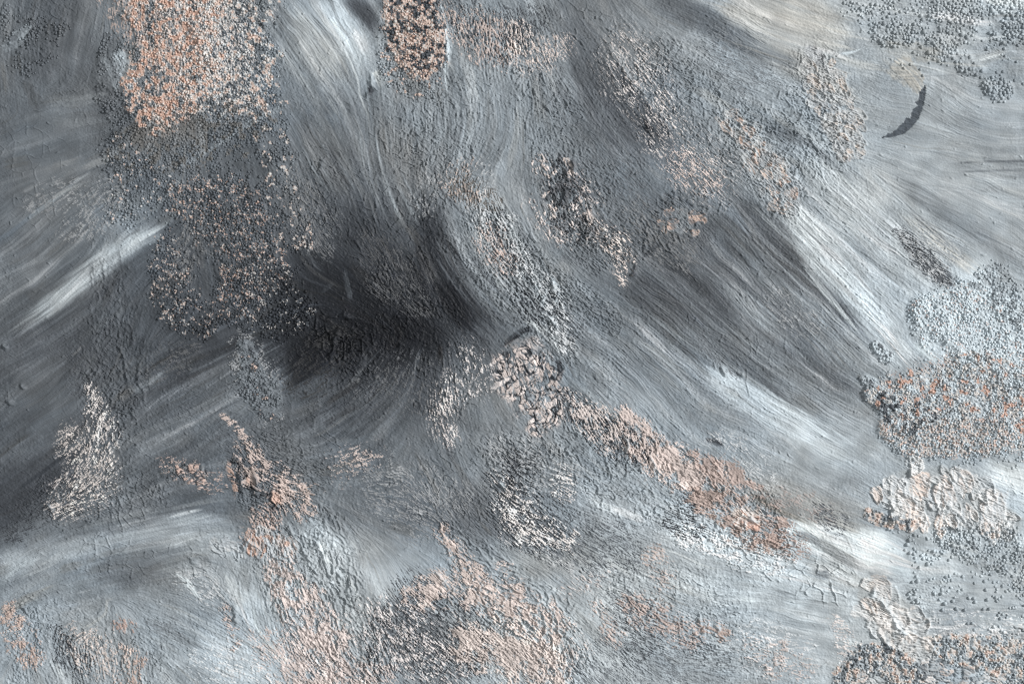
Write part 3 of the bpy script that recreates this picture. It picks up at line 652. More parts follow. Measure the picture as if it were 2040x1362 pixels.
# -- whites and darks in broken paint
for k in range(46):
    x = random.uniform(0, 2040); y = random.uniform(0, 1362); th = random.uniform(0, 6.28); r_ = random.uniform(20, 60)
    iy = min(NY - 1, max(0, int((y - ys[0]) / S))); ix = min(NX - 1, max(0, int((x - xs[0]) / S))); Lc = float(C[iy, ix, 1]); ang_ = float(ang[iy, ix])
    pp = [(x - math.cos(ang_) * r_ * 1.3, y - math.sin(ang_) * r_ * 1.3, r_ * .6), (x, y, r_), (x + math.cos(ang_) * r_ * 1.3, y + math.sin(ang_) * r_ * 1.3, r_ * .5)]
    if k % 2: flecks(pp, G(min(215, Lc * 1.16 + 5), .2), random.uniform(.15, .4), random.choice('SMM'), a=.8, h=.7)
    else: hollows(pp, G(Lc * .76), random.uniform(.15, .35), 'S', a=.8, depth=.6)
flecks([(970,420,24),(1000,470,40),(1040,540,36)], G(190), .45, 'B', h=1.2)
flecks([(1090,560,20),(1110,640,30),(1130,690,20)], G(188), .5, 'M', h=1.6)
hollows([(990,440,30),(1010,490,40),(1030,560,30)], G(86), .26, 'M', depth=1.4)
hollows([(1040,600,20),(1100,620,34),(1060,640,20)], G(66), .34, 'M', depth=1.6)
hollows([(1795,465,14),(1830,505,22),(1870,545,20),(1905,570,12)], G(70), .40, 'S', depth=1.0); flecks([(1800,470,14),(1835,510,22),(1875,550,18)], G(176), .30, 'S')
hollows([(860,20,20),(1000,60,50),(1080,40,30)], G(64), .22, 'S')
hollows([(1030,930,30),(1020,1010,50),(1080,1070,40)], G(48), .45, 'S', depth=1.2)
hollows([(820,1250,80),(900,1290,70),(780,1300,50)], G(70), .42, 'S', depth=1.0)
hollows([(960,1030,60),(1100,1060,60),(1240,1100,50)], G(92), .32, 'S')
hollows([(1180,1340,60),(1300,1320,60),(1420,1320,40)], G(112), .28, 'S')
hollows([(1130,810,30),(1190,850,40),(1260,900,40)], G(56), .40, 'S', depth=1.2)
hollows([(1370,1010,30),(1340,1040,24),(1390,1060,20)], G(58), .40, 'S')
hollows([(1240,1210,40),(1300,1260,30),(1260,1300,24)], G(98), .34, 'S')
hollows([(110,1250,16),(130,1290,30),(160,1330,30)], G(52), .40, 'S')
hollows([(60,1010,30),(140,970,40),(30,1060,30)], G(52), .25, 'S')
hollows([(1640,1020,30),(1660,1040,30)], G(84), .35, 'S')
hollows([(920,370,30),(970,400,30)], G(78,1), .4, 'S')
flecks([(1360,1060,20),(1450,1090,36),(1560,1120,30)], G(222), .5, 'B', h=2.2)
flecks([(820,1010,60),(760,960,50),(900,990,40)], G(136), .30, 'S', h=.8)
flecks([(780,760,70),(850,740,50),(860,820,50)], G(92), .14, 'M', h=.8)
flecks([(480,690,30),(510,760,40),(540,820,30)], G(138), .45, 'M', h=2.0)

# -- peach, cream and orange
flecks([(900,40,30),(960,70,46),(1010,120,30)], (205,160,138), .42, 'M', label='peach scratches over grey at the top edge', h=.8)
flecks([(1030,60,20),(1060,110,36),(1130,90,20)], (214,178,158), .34, 'S', h=.8)
flecks([(1080,330,20),(1140,390,44),(1130,450,40),(1060,410,20)], (222,186,168), .34, 'M', h=1.4)
flecks([(1190,450,20),(1230,500,30),(1240,560,14)], (226,190,168), .28, 'M', h=1.2)
flecks([(1250,120,60),(1340,270,50),(1400,360,60)], (206,186,174), .12, 'S', h=1.0)
flecks([(1360,330,40),(1420,370,30)], (220,176,154), .18, 'S')
flecks([(930,330,20),(900,370,24),(960,390,20)], (208,160,132), .18, 'M')
flecks([(980,470,30),(1010,520,30)], (214,160,134), .20, 'S')
flecks([(1130,800,24),(1180,840,40),(1230,880,30)], (212,180,164), .55, 'M', label='fine peach crust between two dabbed fields', h=1.4)
flecks([(930,700,30),(960,760,34),(900,790,30)], (212,194,184), .16, 'M', h=1.2)
flecks([(900,760,20),(880,830,30),(900,870,20)], (222,196,182), .14, 'S')
flecks([(1240,830,24),(1300,890,44),(1380,940,40)], (214,172,152), .95, 'B', label='peach crust with combed grey tips', h=1.6, thick=1.5)
flecks([(1380,910,20),(1450,950,34),(1510,970,14)], (196,146,124), .75, 'B', h=.8)
flecks([(1390,990,24),(1480,1030,50),(1560,1070,36)], (188,138,114), .9, 'B', label='terracotta scumble beside the white ridge', h=.8)
flecks([(1470,1020,16),(1500,1040,18)], (226,212,202), .5, 'M', h=2)
flecks([(1530,1060,30),(1580,1090,30)], (180,128,106), .42, 'S')
flecks([(1530,990,30),(1620,1020,40)], (184,140,124), .25, 'B', a=.6)
flecks([(985,950,20),(1020,1000,40),(1050,1060,44),(1130,1080,30)], (230,212,200), .52, 'M', label='cream torn crust over a dark stippled hollow', h=2.0)
flecks([(1120,950,20),(1120,980,20)], (224,204,192), .3, 'S')
flecks([(180,770,10),(195,820,26),(205,870,40),(200,930,26)], (214,194,180), .36, 'M', label='cream crust fanned like reeds on slate', h=1.6)
flecks([(140,870,30),(190,960,50),(130,1000,40)], (216,190,172), .22, 'S')
flecks([(440,825,6),(470,850,8),(495,890,10)], (214,166,142), .7, 'M')
flecks([(490,890,24),(510,940,44),(590,990,40)], (212,164,140), .62, 'B', label='combed peach swirl over slate paint', h=1.8, thick=2.0)
flecks([(330,920,20),(390,950,24),(440,960,16)], (206,152,128), .26, 'M')
flecks([(540,1030,30),(510,1070,30),(570,1090,24)], (206,152,128), .4, 'M')
flecks([(690,930,40),(740,900,30)], (212,170,148), .22, 'M')
flecks([(560,1150,40),(610,1230,60),(650,1362,90)], (208,172,156), .85, 'B', label='broad peach field with combed furrows', h=1.0, thick=1.5)
flecks([(540,1290,50),(620,1340,60),(740,1362,50)], (206,172,158), .6, 'M')
flecks([(880,1060,20),(900,1090,26),(940,1150,30)], (212,168,146), .6, 'B', h=1.6)
flecks([(820,1190,20),(900,1170,40),(1000,1190,50),(1080,1260,60)], (210,170,150), .72, 'B', h=1.4)
flecks([(920,1290,40),(1010,1290,70),(1080,1340,60)], (214,178,158), .98, 'B', label='thick peach field with folded crests', h=1.4, thick=2.0)
flecks([(760,1240,50),(840,1300,70),(900,1340,50)], (206,186,178), .34, 'M', h=1.4)
flecks([(20,1210,16),(45,1270,30),(60,1310,24)], (208,150,120), .62, 'B', label='terracotta clot at the lower corner', h=1.6)
flecks([(240,1290,12),(262,1320,24),(260,1380,28)], (204,148,120), .66, 'M', label='small orange clot on the bottom edge', h=1.4)
flecks([(150,1270,30),(200,1310,40)], (198,168,150), .34, 'M')
flecks([(235,1240,14),(260,1250,12)], (192,130,104), .4, 'B')
flecks([(1250,1200,20),(1310,1230,40),(1370,1260,30)], (192,146,126), .50, 'M', label='rusty scumble in the pale grey field', h=1.0)
flecks([(1400,1240,14),(1440,1260,20)], (190,140,116), .5, 'M')
flecks([(1180,1200,16),(1230,1270,20)], (198,156,136), .35, 'M')
flecks([(1300,1120,24),(1330,1160,24),(1310,1100,20)], (206,166,146), .42, 'M')
flecks([(1050,1330,40),(1150,1300,30)], (212,184,170), .35, 'M')
flecks([(1130,1180,20),(1190,1150,30)], (206,180,168), .2, 'M')
flecks([(1670,1240,20),(1690,1300,24)], (222,200,188), .35, 'M')
flecks([(1520,1300,40),(1600,1340,30)], (206,176,162), .2, 'M')
flecks([(1540,1340,20),(1560,1290,20)], (206,176,162), .3, 'M')
flecks([(450,1210,12),(462,1250,14),(470,1290,10)], (208,160,138), .4, 'B', h=2)

# -- dabs that stand alone
flakes([(1005,720,30),(1055,760,58),(1090,810,40),(1070,850,20)], 11, 1.9, 2.2, [(224,198,186), (214,190,178), (226,204,194), (206,182,170)], G(48), 2.6, .93, 'mosaic of peach dabs with dark joints beside the black cleft', limit=85, nz=.6, ga=.9, gapw=.17)
flakes([(1110,330,26),(1130,400,44),(1150,450,34)], 13, 1.8, 1.9, [(212,188,174), (128,134,140), (92,98,106), (80,87,94), (104,111,118)], G(54), 3.0, .8, 'dark torn dabs with peach tips', limit=40)
flakes([(1700,1340,24),(1790,1330,40),(1900,1320,50),(2060,1310,50)], 16, 1.3, .3, [(218,206,198), (186,192,194), (160,166,170), (210,190,178), (204,207,207)], G(118), 5.0, .85, 'clotted crust along the bottom edge', limit=50, ga=.45)
flakes([(470,930,20),(490,985,24),(540,1000,24)], 14, 2.6, 1.4, [(208,156,130), (204,160,138), (86,94,102)], G(56), 3.6, .7, 'peach fingers in the combed swirl', limit=20)
flakes([(360,940,14),(395,945,18)], 12, 1.3, .5, [(208,160,138), (110,118,124)], G(54), 3.0, .7, None, limit=6)
petals([(1450,235,20),(1500,300,30),(1540,360,30),(1565,405,18)], 12, [(212,188,172), (178,182,184), (168,173,176), (190,193,193), (160,165,168), (206,178,162), (182,186,187)], 4.5, 'chain of peach dabs climbing to the pale field', .9)
petals([(1625,130,24),(1655,200,36),(1695,290,26)], 13, [(190,193,193), (178,182,184), (168,172,175), (204,192,182), (184,187,188), (196,197,196)], 4.5, 'pale dabbed ridge beside the smooth grey field', .9)
petals([(1335,440,20),(1365,420,26),(1375,450,18)], 12, [(206,178,162), (92,100,108), (120,126,130), (140,146,150)], 3.4, 'few peach dabs in the wrinkled slate crest', .4)
petals([(1755,985,18),(1830,985,50),(1920,1000,50),(2005,1045,26)], 21, [(232,228,224), (230,231,230), (222,225,226), (228,213,203), (206,211,214), (234,234,232), (190,196,200)], 8.0, 'thick cream petals of paint above the grey grains', 1.25, 1.7, gapc=G(170,.4), spread=.35)
petals([(1725,1185,16),(1770,1225,44),(1825,1280,30)], 31, [(230,225,220), (208,210,210), (230,227,223), (196,200,202), (224,212,203)], 9.0, 'web of large hollow cream petals', .7, 1.35, gapc=G(170,.6), spread=.7)
petals([(1480,1030,14),(1500,1035,18)], 10, [(224,222,218), (214,204,196), (196,160,144)], 4.0, 'white curls on the terracotta scumble', .3)
petals([(500,1075,16),(560,1085,20)], 14, [(204,206,206), (176,182,186), (196,164,148)], 5.0, 'lumps of white and rust paint under the swirl', 1.4)
petals([(440,1090,14),(480,1095,14)], 15, [(208,210,210), (190,195,198), (170,176,180)], 5.0, 'white lumps at the end of the pale streak', .6)
print('patches', round(time.time() - T0, 1), 'dabs', NFLAKE[0])

# lumps, nibs and little hooks of paint
wxx = X + 9 * (vn(X / 15, Y / 15, 51) - .5); wyy = Y + 9 * (vn(X / 15, Y / 15, 52) - .5)
WORM = np.exp(-((vn(wxx / 8.5, wyy / 8.5, 53) - .5) / .055) ** 2) * sstep(.42, .62, fbm(X / 26, Y / 26, 54, 2)) + .8 * np.exp(-((vn(wxx / 15, wyy / 15, 55) - .5) / .035) ** 2) * sstep(.5, .68, fbm(X / 40, Y / 40, 56, 2))
H += np.clip(ROUGH * 1.25 - .22, .05, 1.5) * (0.40 * (F_S - .5) + .9 * (F_X - .5) + .8 * (F_I - .5) + .35 * (sstep(.45, 1, F_M) - .25) + 2.3 * WORM)
# torn edges of one paint film lying over another
for sc_, am_, sd_ in ((46, 1.5, 81), (24, 1.1, 85)):
    uu = (wxx * DXF.mean() + wyy * .2); T_ = fbm(wxx / sc_, wyy / (sc_ * 1.3), sd_, 3) * 9 + .10 * (F_X - .5) + .16 * (F_S - .5)
    fr = T_ - np.floor(T_)
    H += am_ * np.clip(ROUGH * 1.2 - .15, 0, 1.3) * sstep(.42, .66, fbm(X / 60, Y / 60, sd_ + 2, 2)) * (sstep(0, .10, fr) * (1 - fr) - .4)
    C *= (1 + .05 * sstep(.42, .66, fbm(X / 60, Y / 60, sd_ + 2, 2)) * (TAB[np.floor(T_).astype(np.int32) & 255, sd_] - .5))[..., None]
C *= (1 + ROUGH * 0.16 * (F_S - .5))[..., None]
def nib(x, y, th, ln, hh, w, col=None):
    r = ln + 6
    x0 = int((x - r - xs[0]) / S); x1 = int((x + r - xs[0]) / S) + 1; y0 = int((y - r - ys[0]) / S); y1 = int((y + r - ys[0]) / S) + 1
    if x0 < 0 or y0 < 0 or x1 >= NX or y1 >= NY: return
    sl = (slice(y0, y1), slice(x0, x1)); dx = X[sl] - x; dy = Y[sl] - y
    a = dx * math.cos(th) + dy * math.sin(th); b = -dx * math.sin(th) + dy * math.cos(th)
    b = b + (a / ln) ** 2 * ln * random.uniform(-.45, .45) + (vn(X[sl] / 7, Y[sl] / 7, 90) - .5) * min(7, ln * .5)
    k = np.exp(-(b / w) ** 2) * sstep(1, .3, np.abs(a) / ln) * (.35 + .9 * vn(X[sl] / 8, Y[sl] / 8, 91))
    H[sl] += hh * k
    if col is not None: C[sl] += (col - C[sl]) * (k * .6)[..., None]
nn = 0
for i in range(9000):
    x = random.uniform(-100, 2140); y = random.uniform(-100, 1460)
    ix = min(NX - 1, max(0, int((x - xs[0]) / S))); iy = min(NY - 1, max(0, int((y - ys[0]) / S)))
    if random.random() > .25 + .8 * ROUGH[iy, ix]: continue
    th = ang[iy, ix] + random.gauss(0, 1.0)
    ln = random.uniform(2.5, 6) if random.random() < .85 else random.uniform(6, 14)
    nib(x, y, th, ln, random.uniform(.5, 2.2), random.uniform(1.0, 1.7)); nn += 1
# a few tall hooks one can pick out
for x, y, th, ln, hh, w, L in [
 (1105,575,1.2,26,7,4,190), (1085,590,2.0,20,6,4,190), (1100,640,.8,24,5,4,200), (1140,330,1.5,16,8,3.5,60), (1125,390,1.75,34,8,4,52), (1128,345,1.4,18,6,3,70),
 (1300,500,-.9,22,4,4,58), (1265,540,-1.0,16,4,4,54), (1290,255,1.0,12,5,4,36), (665,690,1.8,40,6,4,50), (690,630,.3,20,5,4,56), (1440,740,1.2,16,5,4,170),
 (1475,745,.2,10,6,4,190), (470,1225,1.4,26,6,5,165), (385,1115,.6,22,5,5,178), (500,1085,.4,18,6,5,190), (480,960,1.45,34,7,5,90), (512,965,1.5,30,7,5,96),
 (640,330,1.9,24,3,3,110), (700,215,1.2,20,4,4,120), (1500,1035,.3,18,6,5,225), (1485,1045,1.5,12,6,4,228), (250,730,1.35,50,4,3,92), (275,750,1.5,46,4,3,92),
 (20,800,.5,14,5,4,110), (45,770,.6,10,5,4,112), (10,690,.9,10,5,4,110), (1430,1250,1.4,14,5,4,196), (880,1150,.9,24,5,4,200), (1000,960,1.3,16,6,5,226),
 (1150,860,.5,12,5,4,205), (740,160,1.3,22,6,4,215), (733,190,2.2,12,4,3,150), (890,110,1.4,40,4,4,205), (1760,1200,.7,34,7,5,224), (1790,1250,.9,34,7,5,226), (1740,1180,2.2,20,6,4,222),
 (100,1010,.7,14,5,5,130), (1395,1230,1.2,20,4,3,180), (1250,880,1.4,30,4,3,190), (1300,920,1.2,30,4,3,190)]:
    nib(x, y, th, ln, hh, w, G(L))
print('nibs', nn, round(time.time() - T0, 1))

# dark crescent left by the knife: a sharp-edged step with a torn lower rim
sl, v, s, d, L = path_field([(1757,274,2),(1795,262,7),(1822,232,10),(1836,196,7),(1842,172,2)], 2.0)
n = vn(s / 5.0, d * 0 + 1, 66)
rag = np.where(d < 0, v, v * 1.0)
k = sstep(1.0, .8, v + np.where(d > 0, 1.3, .15) * (n - .5) + .2 * (F_X[sl] - .5))
C[sl] += (np.array([80, 87, 94], f32) * (1 + .25 * (vn(s / 4, d / 9, 5) - .5))[..., None] - C[sl]) * k[..., None]
H[sl] -= 1.2 * k
LAB[sl] = np.where(k > .5, new_part('knife_mark', 'dark crescent knife mark on smooth grey paint'), LAB[sl])

# ------------------------------------------------------------------ grains: sand stirred into the paint
GR = []          # x, y, radius, lift, colour, cluster
CLUS = []
occ = {}
def free(x, y, r):
    kx, ky = int(x // 8), int(y // 8)
    for a in (-1, 0, 1):
        for b in (-1, 0, 1):
            for (px, py, pr) in occ.get((kx + a, ky + b), ()):
                if (px - x) ** 2 + (py - y) ** 2 < (0.72 * (pr + r)) ** 2: return False
    occ.setdefault((kx, ky), []).append((x, y, r)); return True
def vnp(x, y, sd): return float(vn(np.array([x]), np.array([y]), sd)[0])
def grains(pts, dens, label, pal, psc=9.0, nz=.5, sp=5.0, edge=.5, raise_=1.5, clump=.5, r=(2.0, 3.1), tint=.0, keep=.0):
    """pal: list of (share, colour); colour patches are shared by neighbours because paint was dragged over the tops"""
    ci = len(CLUS); CLUS.append(label); psc = psc * .85
    sl, m = region(pts, max(edge, .8), nz + .15, 34)
    lump = fbm(X[sl] / 22, Y[sl] / 22, ci + 20, 2)
    H[sl] += m * raise_ * (1 + 1.2 * (lump - .5)) ; WEAVE[sl] *= 1 - m
    y0, x0 = sl[0].start, sl[1].start
    hh, ww = m.shape
    sd = ci * 5 + 3
    gxn = int(ww * S / sp) + 1; gyn = int(hh * S / (sp * .87)) + 1
    jx, jy = np.meshgrid(np.arange(gxn), np.arange(gyn))
    px = xs[x0] + (jx + .5 * (jy % 2)) * sp + rng.normal(0, .28 * sp, jx.shape); py = ys[y0] + jy * sp * .87 + rng.normal(0, .28 * sp, jx.shape)
    px = px.ravel(); py = py.ravel()
    ix = np.clip(((px - xs[x0]) / S).astype(int), 0, ww - 1); iy = np.clip(((py - ys[y0]) / S).astype(int), 0, hh - 1)
    mm = m[iy, ix]; cl = fbm(px / 17, py / 17, ci + 33, 2)
    ok = rng.random(px.shape) < np.clip(mm * dens * (1 - clump + 2 * clump * sstep(.36, .60, cl)), 0, 1)
    px, py, mm = px[ok], py[ok], mm[ok]
    pn = vn(px / psc, py / psc, sd) * .7 + .3 * vn(px / (psc * .4), py / (psc * .4), sd + 1)
    pn = np.argsort(np.argsort(pn)) / max(1, len(pn))
    shares = np.cumsum([p[0] for p in pal]); shares = shares / shares[-1]
    fb1, fb2, _, _, _ = worley(X[sl] / 5.6, Y[sl] / 5.6, ci % 13)
    H[sl] += sstep(.25, .8, m) * min(1, dens * 1.1) * 2.0 * np.clip(1 - 1.35 * fb1, 0, 1) * sstep(.30, .5, lump * .5 + .5 * vn(X[sl] / 11, Y[sl] / 11, sd))
    if dens > .3 and len(pal) > 1:
        raw = np.sort(vn(px / psc, py / psc, sd) * .7 + .3 * vn(px / (psc * .4), py / (psc * .4), sd + 1))
        un = vn(X[sl] / psc, Y[sl] / psc, sd) * .7 + .3 * vn(X[sl] / (psc * .4), Y[sl] / (psc * .4), sd + 1) + .10 * (F_X[sl] - .5)
        q = np.searchsorted(raw, un.ravel()) / max(1, len(raw))
        ip = np.minimum(np.searchsorted(shares, q), len(pal) - 1)
        pc = np.array([p[1] if p[1] is not None else (0, 0, 0) for p in pal], f32)[ip].reshape(un.shape + (3,))
        has = np.array([p[1] is not None for p in pal], f32)[ip].reshape(un.shape)
        C[sl] += (pc * (.96 + .12 * F_S[sl])[..., None] - C[sl]) * (sstep(-.10, .10, m * 1.2 - (.12 + .95 * (.6 * F_B[sl] + .4 * F_S[sl]))) * .9 * has)[..., None]
    lift = vn(px / 30, py / 30, sd + 2)
    ds = pal[0]
    for i in range(len(px)):
        rr = random.uniform(*r)
        if random.random() < .05: rr *= 1.3
        if not free(px[i], py[i], rr): continue
        col = pal[int(np.searchsorted(shares, pn[i]))][1]
        gx_ = min(NX - 1, max(0, int((px[i] - xs[0]) / S))); gy_ = min(NY - 1, max(0, int((py[i] - ys[0]) / S)))
        base = C[gy_, gx_]
        cc = base
        GR.append((px[i], py[i], rr, (-.20 + .8 * lift[i] * mm[i]) * rr, cc, ci))
O1, O2, CR, WH = (188,156,140), (198,176,164), (198,193,188), (192,198,200)
def D(L): return G(L)
# the tall speckled slope at the left
flecks([(300,0,80),(350,90,80),(330,200,50)], (188,146,126), .42, 'M', h=.5); flecks([(420,20,110),(420,120,100)], (200,186,176), .36, 'S', h=.5)
grains([(330,-60,100),(350,40,105),(340,130,90),(320,230,45)], .95, 'orange and cream speckled grain slope at the top', [(.30, O1), (.18, O2), (.14, CR), (.46, None)], 8, .3, sp=4.7, raise_=4)
grains([(490,-60,70),(480,60,80),(470,160,70),(420,190,60)], .92, 'cream and grey grain field beside the orange slope', [(.15, O2), (.20, CR), (.10, WH), (.66, None)], 8, .35, sp=4.7, raise_=3)
grains([(225,80,24),(215,180,26),(240,240,34),(290,240,20)], .75, 'slate grains along the edge of the orange slope', [(1, None)], clump=.8, sp=5.6)
grains([(250,290,40),(330,300,60),(440,260,60),(520,240,36)], .85, 'warm grey coated grains below the orange slope', [(.3, G(102,.7)), (.9, None)], 10, .4, sp=5.2, raise_=3)
grains([(240,320,40),(300,380,50),(260,410,40)], .75, 'grey grains around the start of the white comet', [(.86, None), (.1, D(130)), (.03, CR), (.03, O2)], clump=.5, sp=5.4)
grains([(390,390,60),(460,440,90),(510,530,80),(470,590,50)], .92, 'dark slate grains with orange and cream tips', [(.86, None), (.05, O2), (.04, O1), (.045, CR), (.10, D(104))], 6.5, .35, sp=4.7, raise_=3)
grains([(330,500,40),(340,580,44),(390,640,40)], .80, 'slate grains at the ragged lower border', [(.86, None), (.05, O2), (.05, CR), (.1, D(96))], 7, .5, clump=.6, sp=5.3)
grains([(540,560,50),(560,640,50),(600,610,30)], .80, 'black grains sinking into the dark smear', [(.9, None), (.04, CR), (.12, D(84))], 7, .5, clump=.5, sp=5.3)
grains([(490,690,20),(510,760,34),(540,810,24)], .55, 'pale grey grains on a buckled strip', [(.7, D(120)), (.3, D(90)), (.03, O2)], 8, .5, clump=.8, sp=5.6)
grains([(540,200,30),(550,310,36),(560,420,36),(600,480,26)], .50, 'scattered slate grains right of the speckled slope', [(.93, None), (.05, O2), (.03, CR)], 8, .5, clump=.9, sp=5.6)
grains([(30,60,30),(80,90,38),(60,130,30),(130,50,14)], .55, 'grey grains at the corner with the hooked flick', [(1, None)], clump=.9, sp=5.6)
grains([(10,20,18),(5,50,14)], .6, 'grains at the very corner', [(1, None)], clump=.7, sp=5.6)
# round patch at the top
grains([(820,-40,60),(825,40,62),(830,100,54)], .95, 'round patch of orange, cream and black grains', [(.26, O2), (.22, CR), (.16, O1), (.46, D(78))], 8, .25, sp=5.2, raise_=4)
grains([(790,140,40),(850,150,40)], .7, 'dark grains at the foot of the round patch', [(.9, None), (.1, O2)], 8, .5, sp=5.4)
# top right
grains([(1760,70,26),(1810,70,30),(1870,90,24)], .85, 'pale grey grain island beside the beige streaks', [(1, D(186))], clump=.75, sp=5.0, raise_=2.5, r=(2.7, 3.7), nz=.45)
grains([(1900,0,50),(1910,50,34),(1880,100,26)], .85, 'dense pale grain field at the top edge', [(1, D(190))], clump=.8, sp=5.0, raise_=2.5, r=(2.7, 3.7), nz=.45)
grains([(2000,10,40),(2030,60,30),(1990,70,20),(2080,40,40)], .7, 'pale grain spill in the corner', [(1, D(186))], clump=.7, sp=5.0, raise_=2.5, r=(2.7, 3.7))
grains([(1910,110,14),(1930,135,16),(1950,140,10)], .75, 'small chain of pale grains', [(1, D(182))], clump=.8, sp=5.0, raise_=2.5, r=(2.7, 3.7))
grains([(1965,170,16),(1990,175,26),(2005,180,18)], .9, 'lone grey grain island under the chain', [(1, D(168))], clump=.3, sp=5.0, raise_=2.5, r=(2.7, 3.9))
grains([(1700,10,30),(1740,25,30),(1850,20,24)], .35, 'loose grains in the beige streaks', [(1, D(160))], clump=.9, sp=6.4, r=(2.5, 3.5))
grains([(1860,120,60),(1960,130,60),(2060,130,50)], .08, 'stray grains on the smooth grey', [(1, D(166))], clump=.3, sp=6.4, r=(2.5, 3.6))
# the mound at the right edge
flecks([(1880,760,60),(1960,800,70),(2080,820,80)], (196,146,124), .30, 'S', h=.5)
grains([(1840,620,30),(1920,640,70),(2040,680,90),(2130,690,70)], .96, 'white grain mound on the right', [(.88, D(205)), (.05, (204,172,158)), (.12, D(176)), (.2, D(222))], 9, .3, sp=4.7, raise_=6)
grains([(1740,790,24),(1830,800,60),(1960,810,90),(2100,820,80)], .96, 'rust and grey grain mound on the right', [(.15, (200,166,150)), (.34, D(172)), (.22, (208,204,199)), (.12, D(124)), (.26, D(200))], 13, .28, sp=4.7, raise_=6)
grains([(1770,850,26),(1840,880,40),(1930,880,44),(1990,870,34)], .94, 'cream and grey foot of the grain mound', [(.30, D(160)), (.30, CR), (.14, (204,176,162)), (.08, D(124)), (.30, D(200))], 8, .35, sp=4.7, raise_=5)
grains([(1760,795,20),(1800,830,26),(1850,830,20)], .9, 'black stained grains on the mound', [(.35, D(92)), (.8, None)], 9, .5, sp=5.0)
grains([(1950,560,26),(1985,545,24),(2010,600,30),(2040,630,30)], .85, 'grey grain tuft crowning the mound', [(.5, D(160)), (.6, None), (.1, D(120))], clump=.6, sp=5.4)
grains([(1745,690,10),(1765,710,14)], .95, 'tiny white grain islet beside the mound', [(.8, D(196)), (.25, D(110))], clump=.2, sp=5.2, raise_=3, nz=.3)
grains([(1722,755,10),(1740,762,9)], .95, 'tiny oval grain islet left of the mound', [(.8, D(176)), (.2, D(110))], clump=.2, sp=5.2, raise_=3, nz=.3)
# lower right
grains([(1880,1070,20),(1940,1090,44),(2040,1130,60),(2130,1150,60)], .85, 'grey grain field under the cream petals', [(.3, D(172)), (.8, None), (.06, D(130))], clump=.75, sp=5.0, r=(2.4, 3.5), raise_=2.0)
grains([(1830,1090,26),(1860,1130,30),(1830,1180,20),(1870,1150,20)], .40, 'loose grains on the pale beige paint', [(1, D(158))], clump=.9, sp=6.2, r=(2.6, 3.6))
grains([(1900,1190,50),(1980,1220,60),(2080,1230,50)], .12, 'stray grains on the brushed grey', [(1, D(156))], clump=.8, sp=6.2, r=(2.6, 3.6))
grains([(1735,1025,12),(1790,1045,18),(1815,1040,12)], .7, 'grain clot left of the cream petals', [(.5, D(130)), (.3, CR), (.15, O2)], clump=.5, sp=5.4)
grains([(1680,1340,26),(1740,1310,30),(1820,1345,30)], .8, 'dark clotted grains in the bottom crust', [(.25, D(112)), (.4, D(170)), (.3, CR), (.1, O2)], clump=.5, sp=5.4)
grains([(1880,1290,24),(1960,1300,34),(2060,1330,50)], .6, 'mixed grains in the bottom crust', [(.2, D(130)), (.5, D(184)), (.3, CR), (.1, O2)], clump=.7, sp=5.4)
print('grains', len(GR), round(time.time() - T0, 1))

# ------------------------------------------------------------------ pigment: display values -> surface colour under this light
def irradiance(px, py):
    dx = LAMP[0] - px; dy = LAMP[1] - py; d2 = dx * dx + dy * dy + LAMP[2] ** 2
    ln_ = np.linalg.norm(LAMP)
    cl = (dx * LAMP[0] + dy * LAMP[1] + LAMP[2] ** 2) / np.sqrt(d2) / ln_
    return (LAMP[2] / np.sqrt(d2)) / d2 * cl
E0 = float(irradiance(0.0, 0.0)) 
KEY = LAMP_W / math.pi / math.pi * E0            # lamp share of the radiance of a white surface
AMB = 0.34 * 0.95
C *= (1 - .13 * sstep(84, 44, C[..., 1:2]))                # the blackest mixtures
C = np.clip(C, 3, 250)
EXY = lambda x, y: KEY * irradiance((x - CX) * PX, (CY - y) * PX) / E0 + AMB
ALB = np.clip(lin(C) / EXY(X, Y)[..., None], .004, .88)
print('key', KEY, 'amb', AMB)

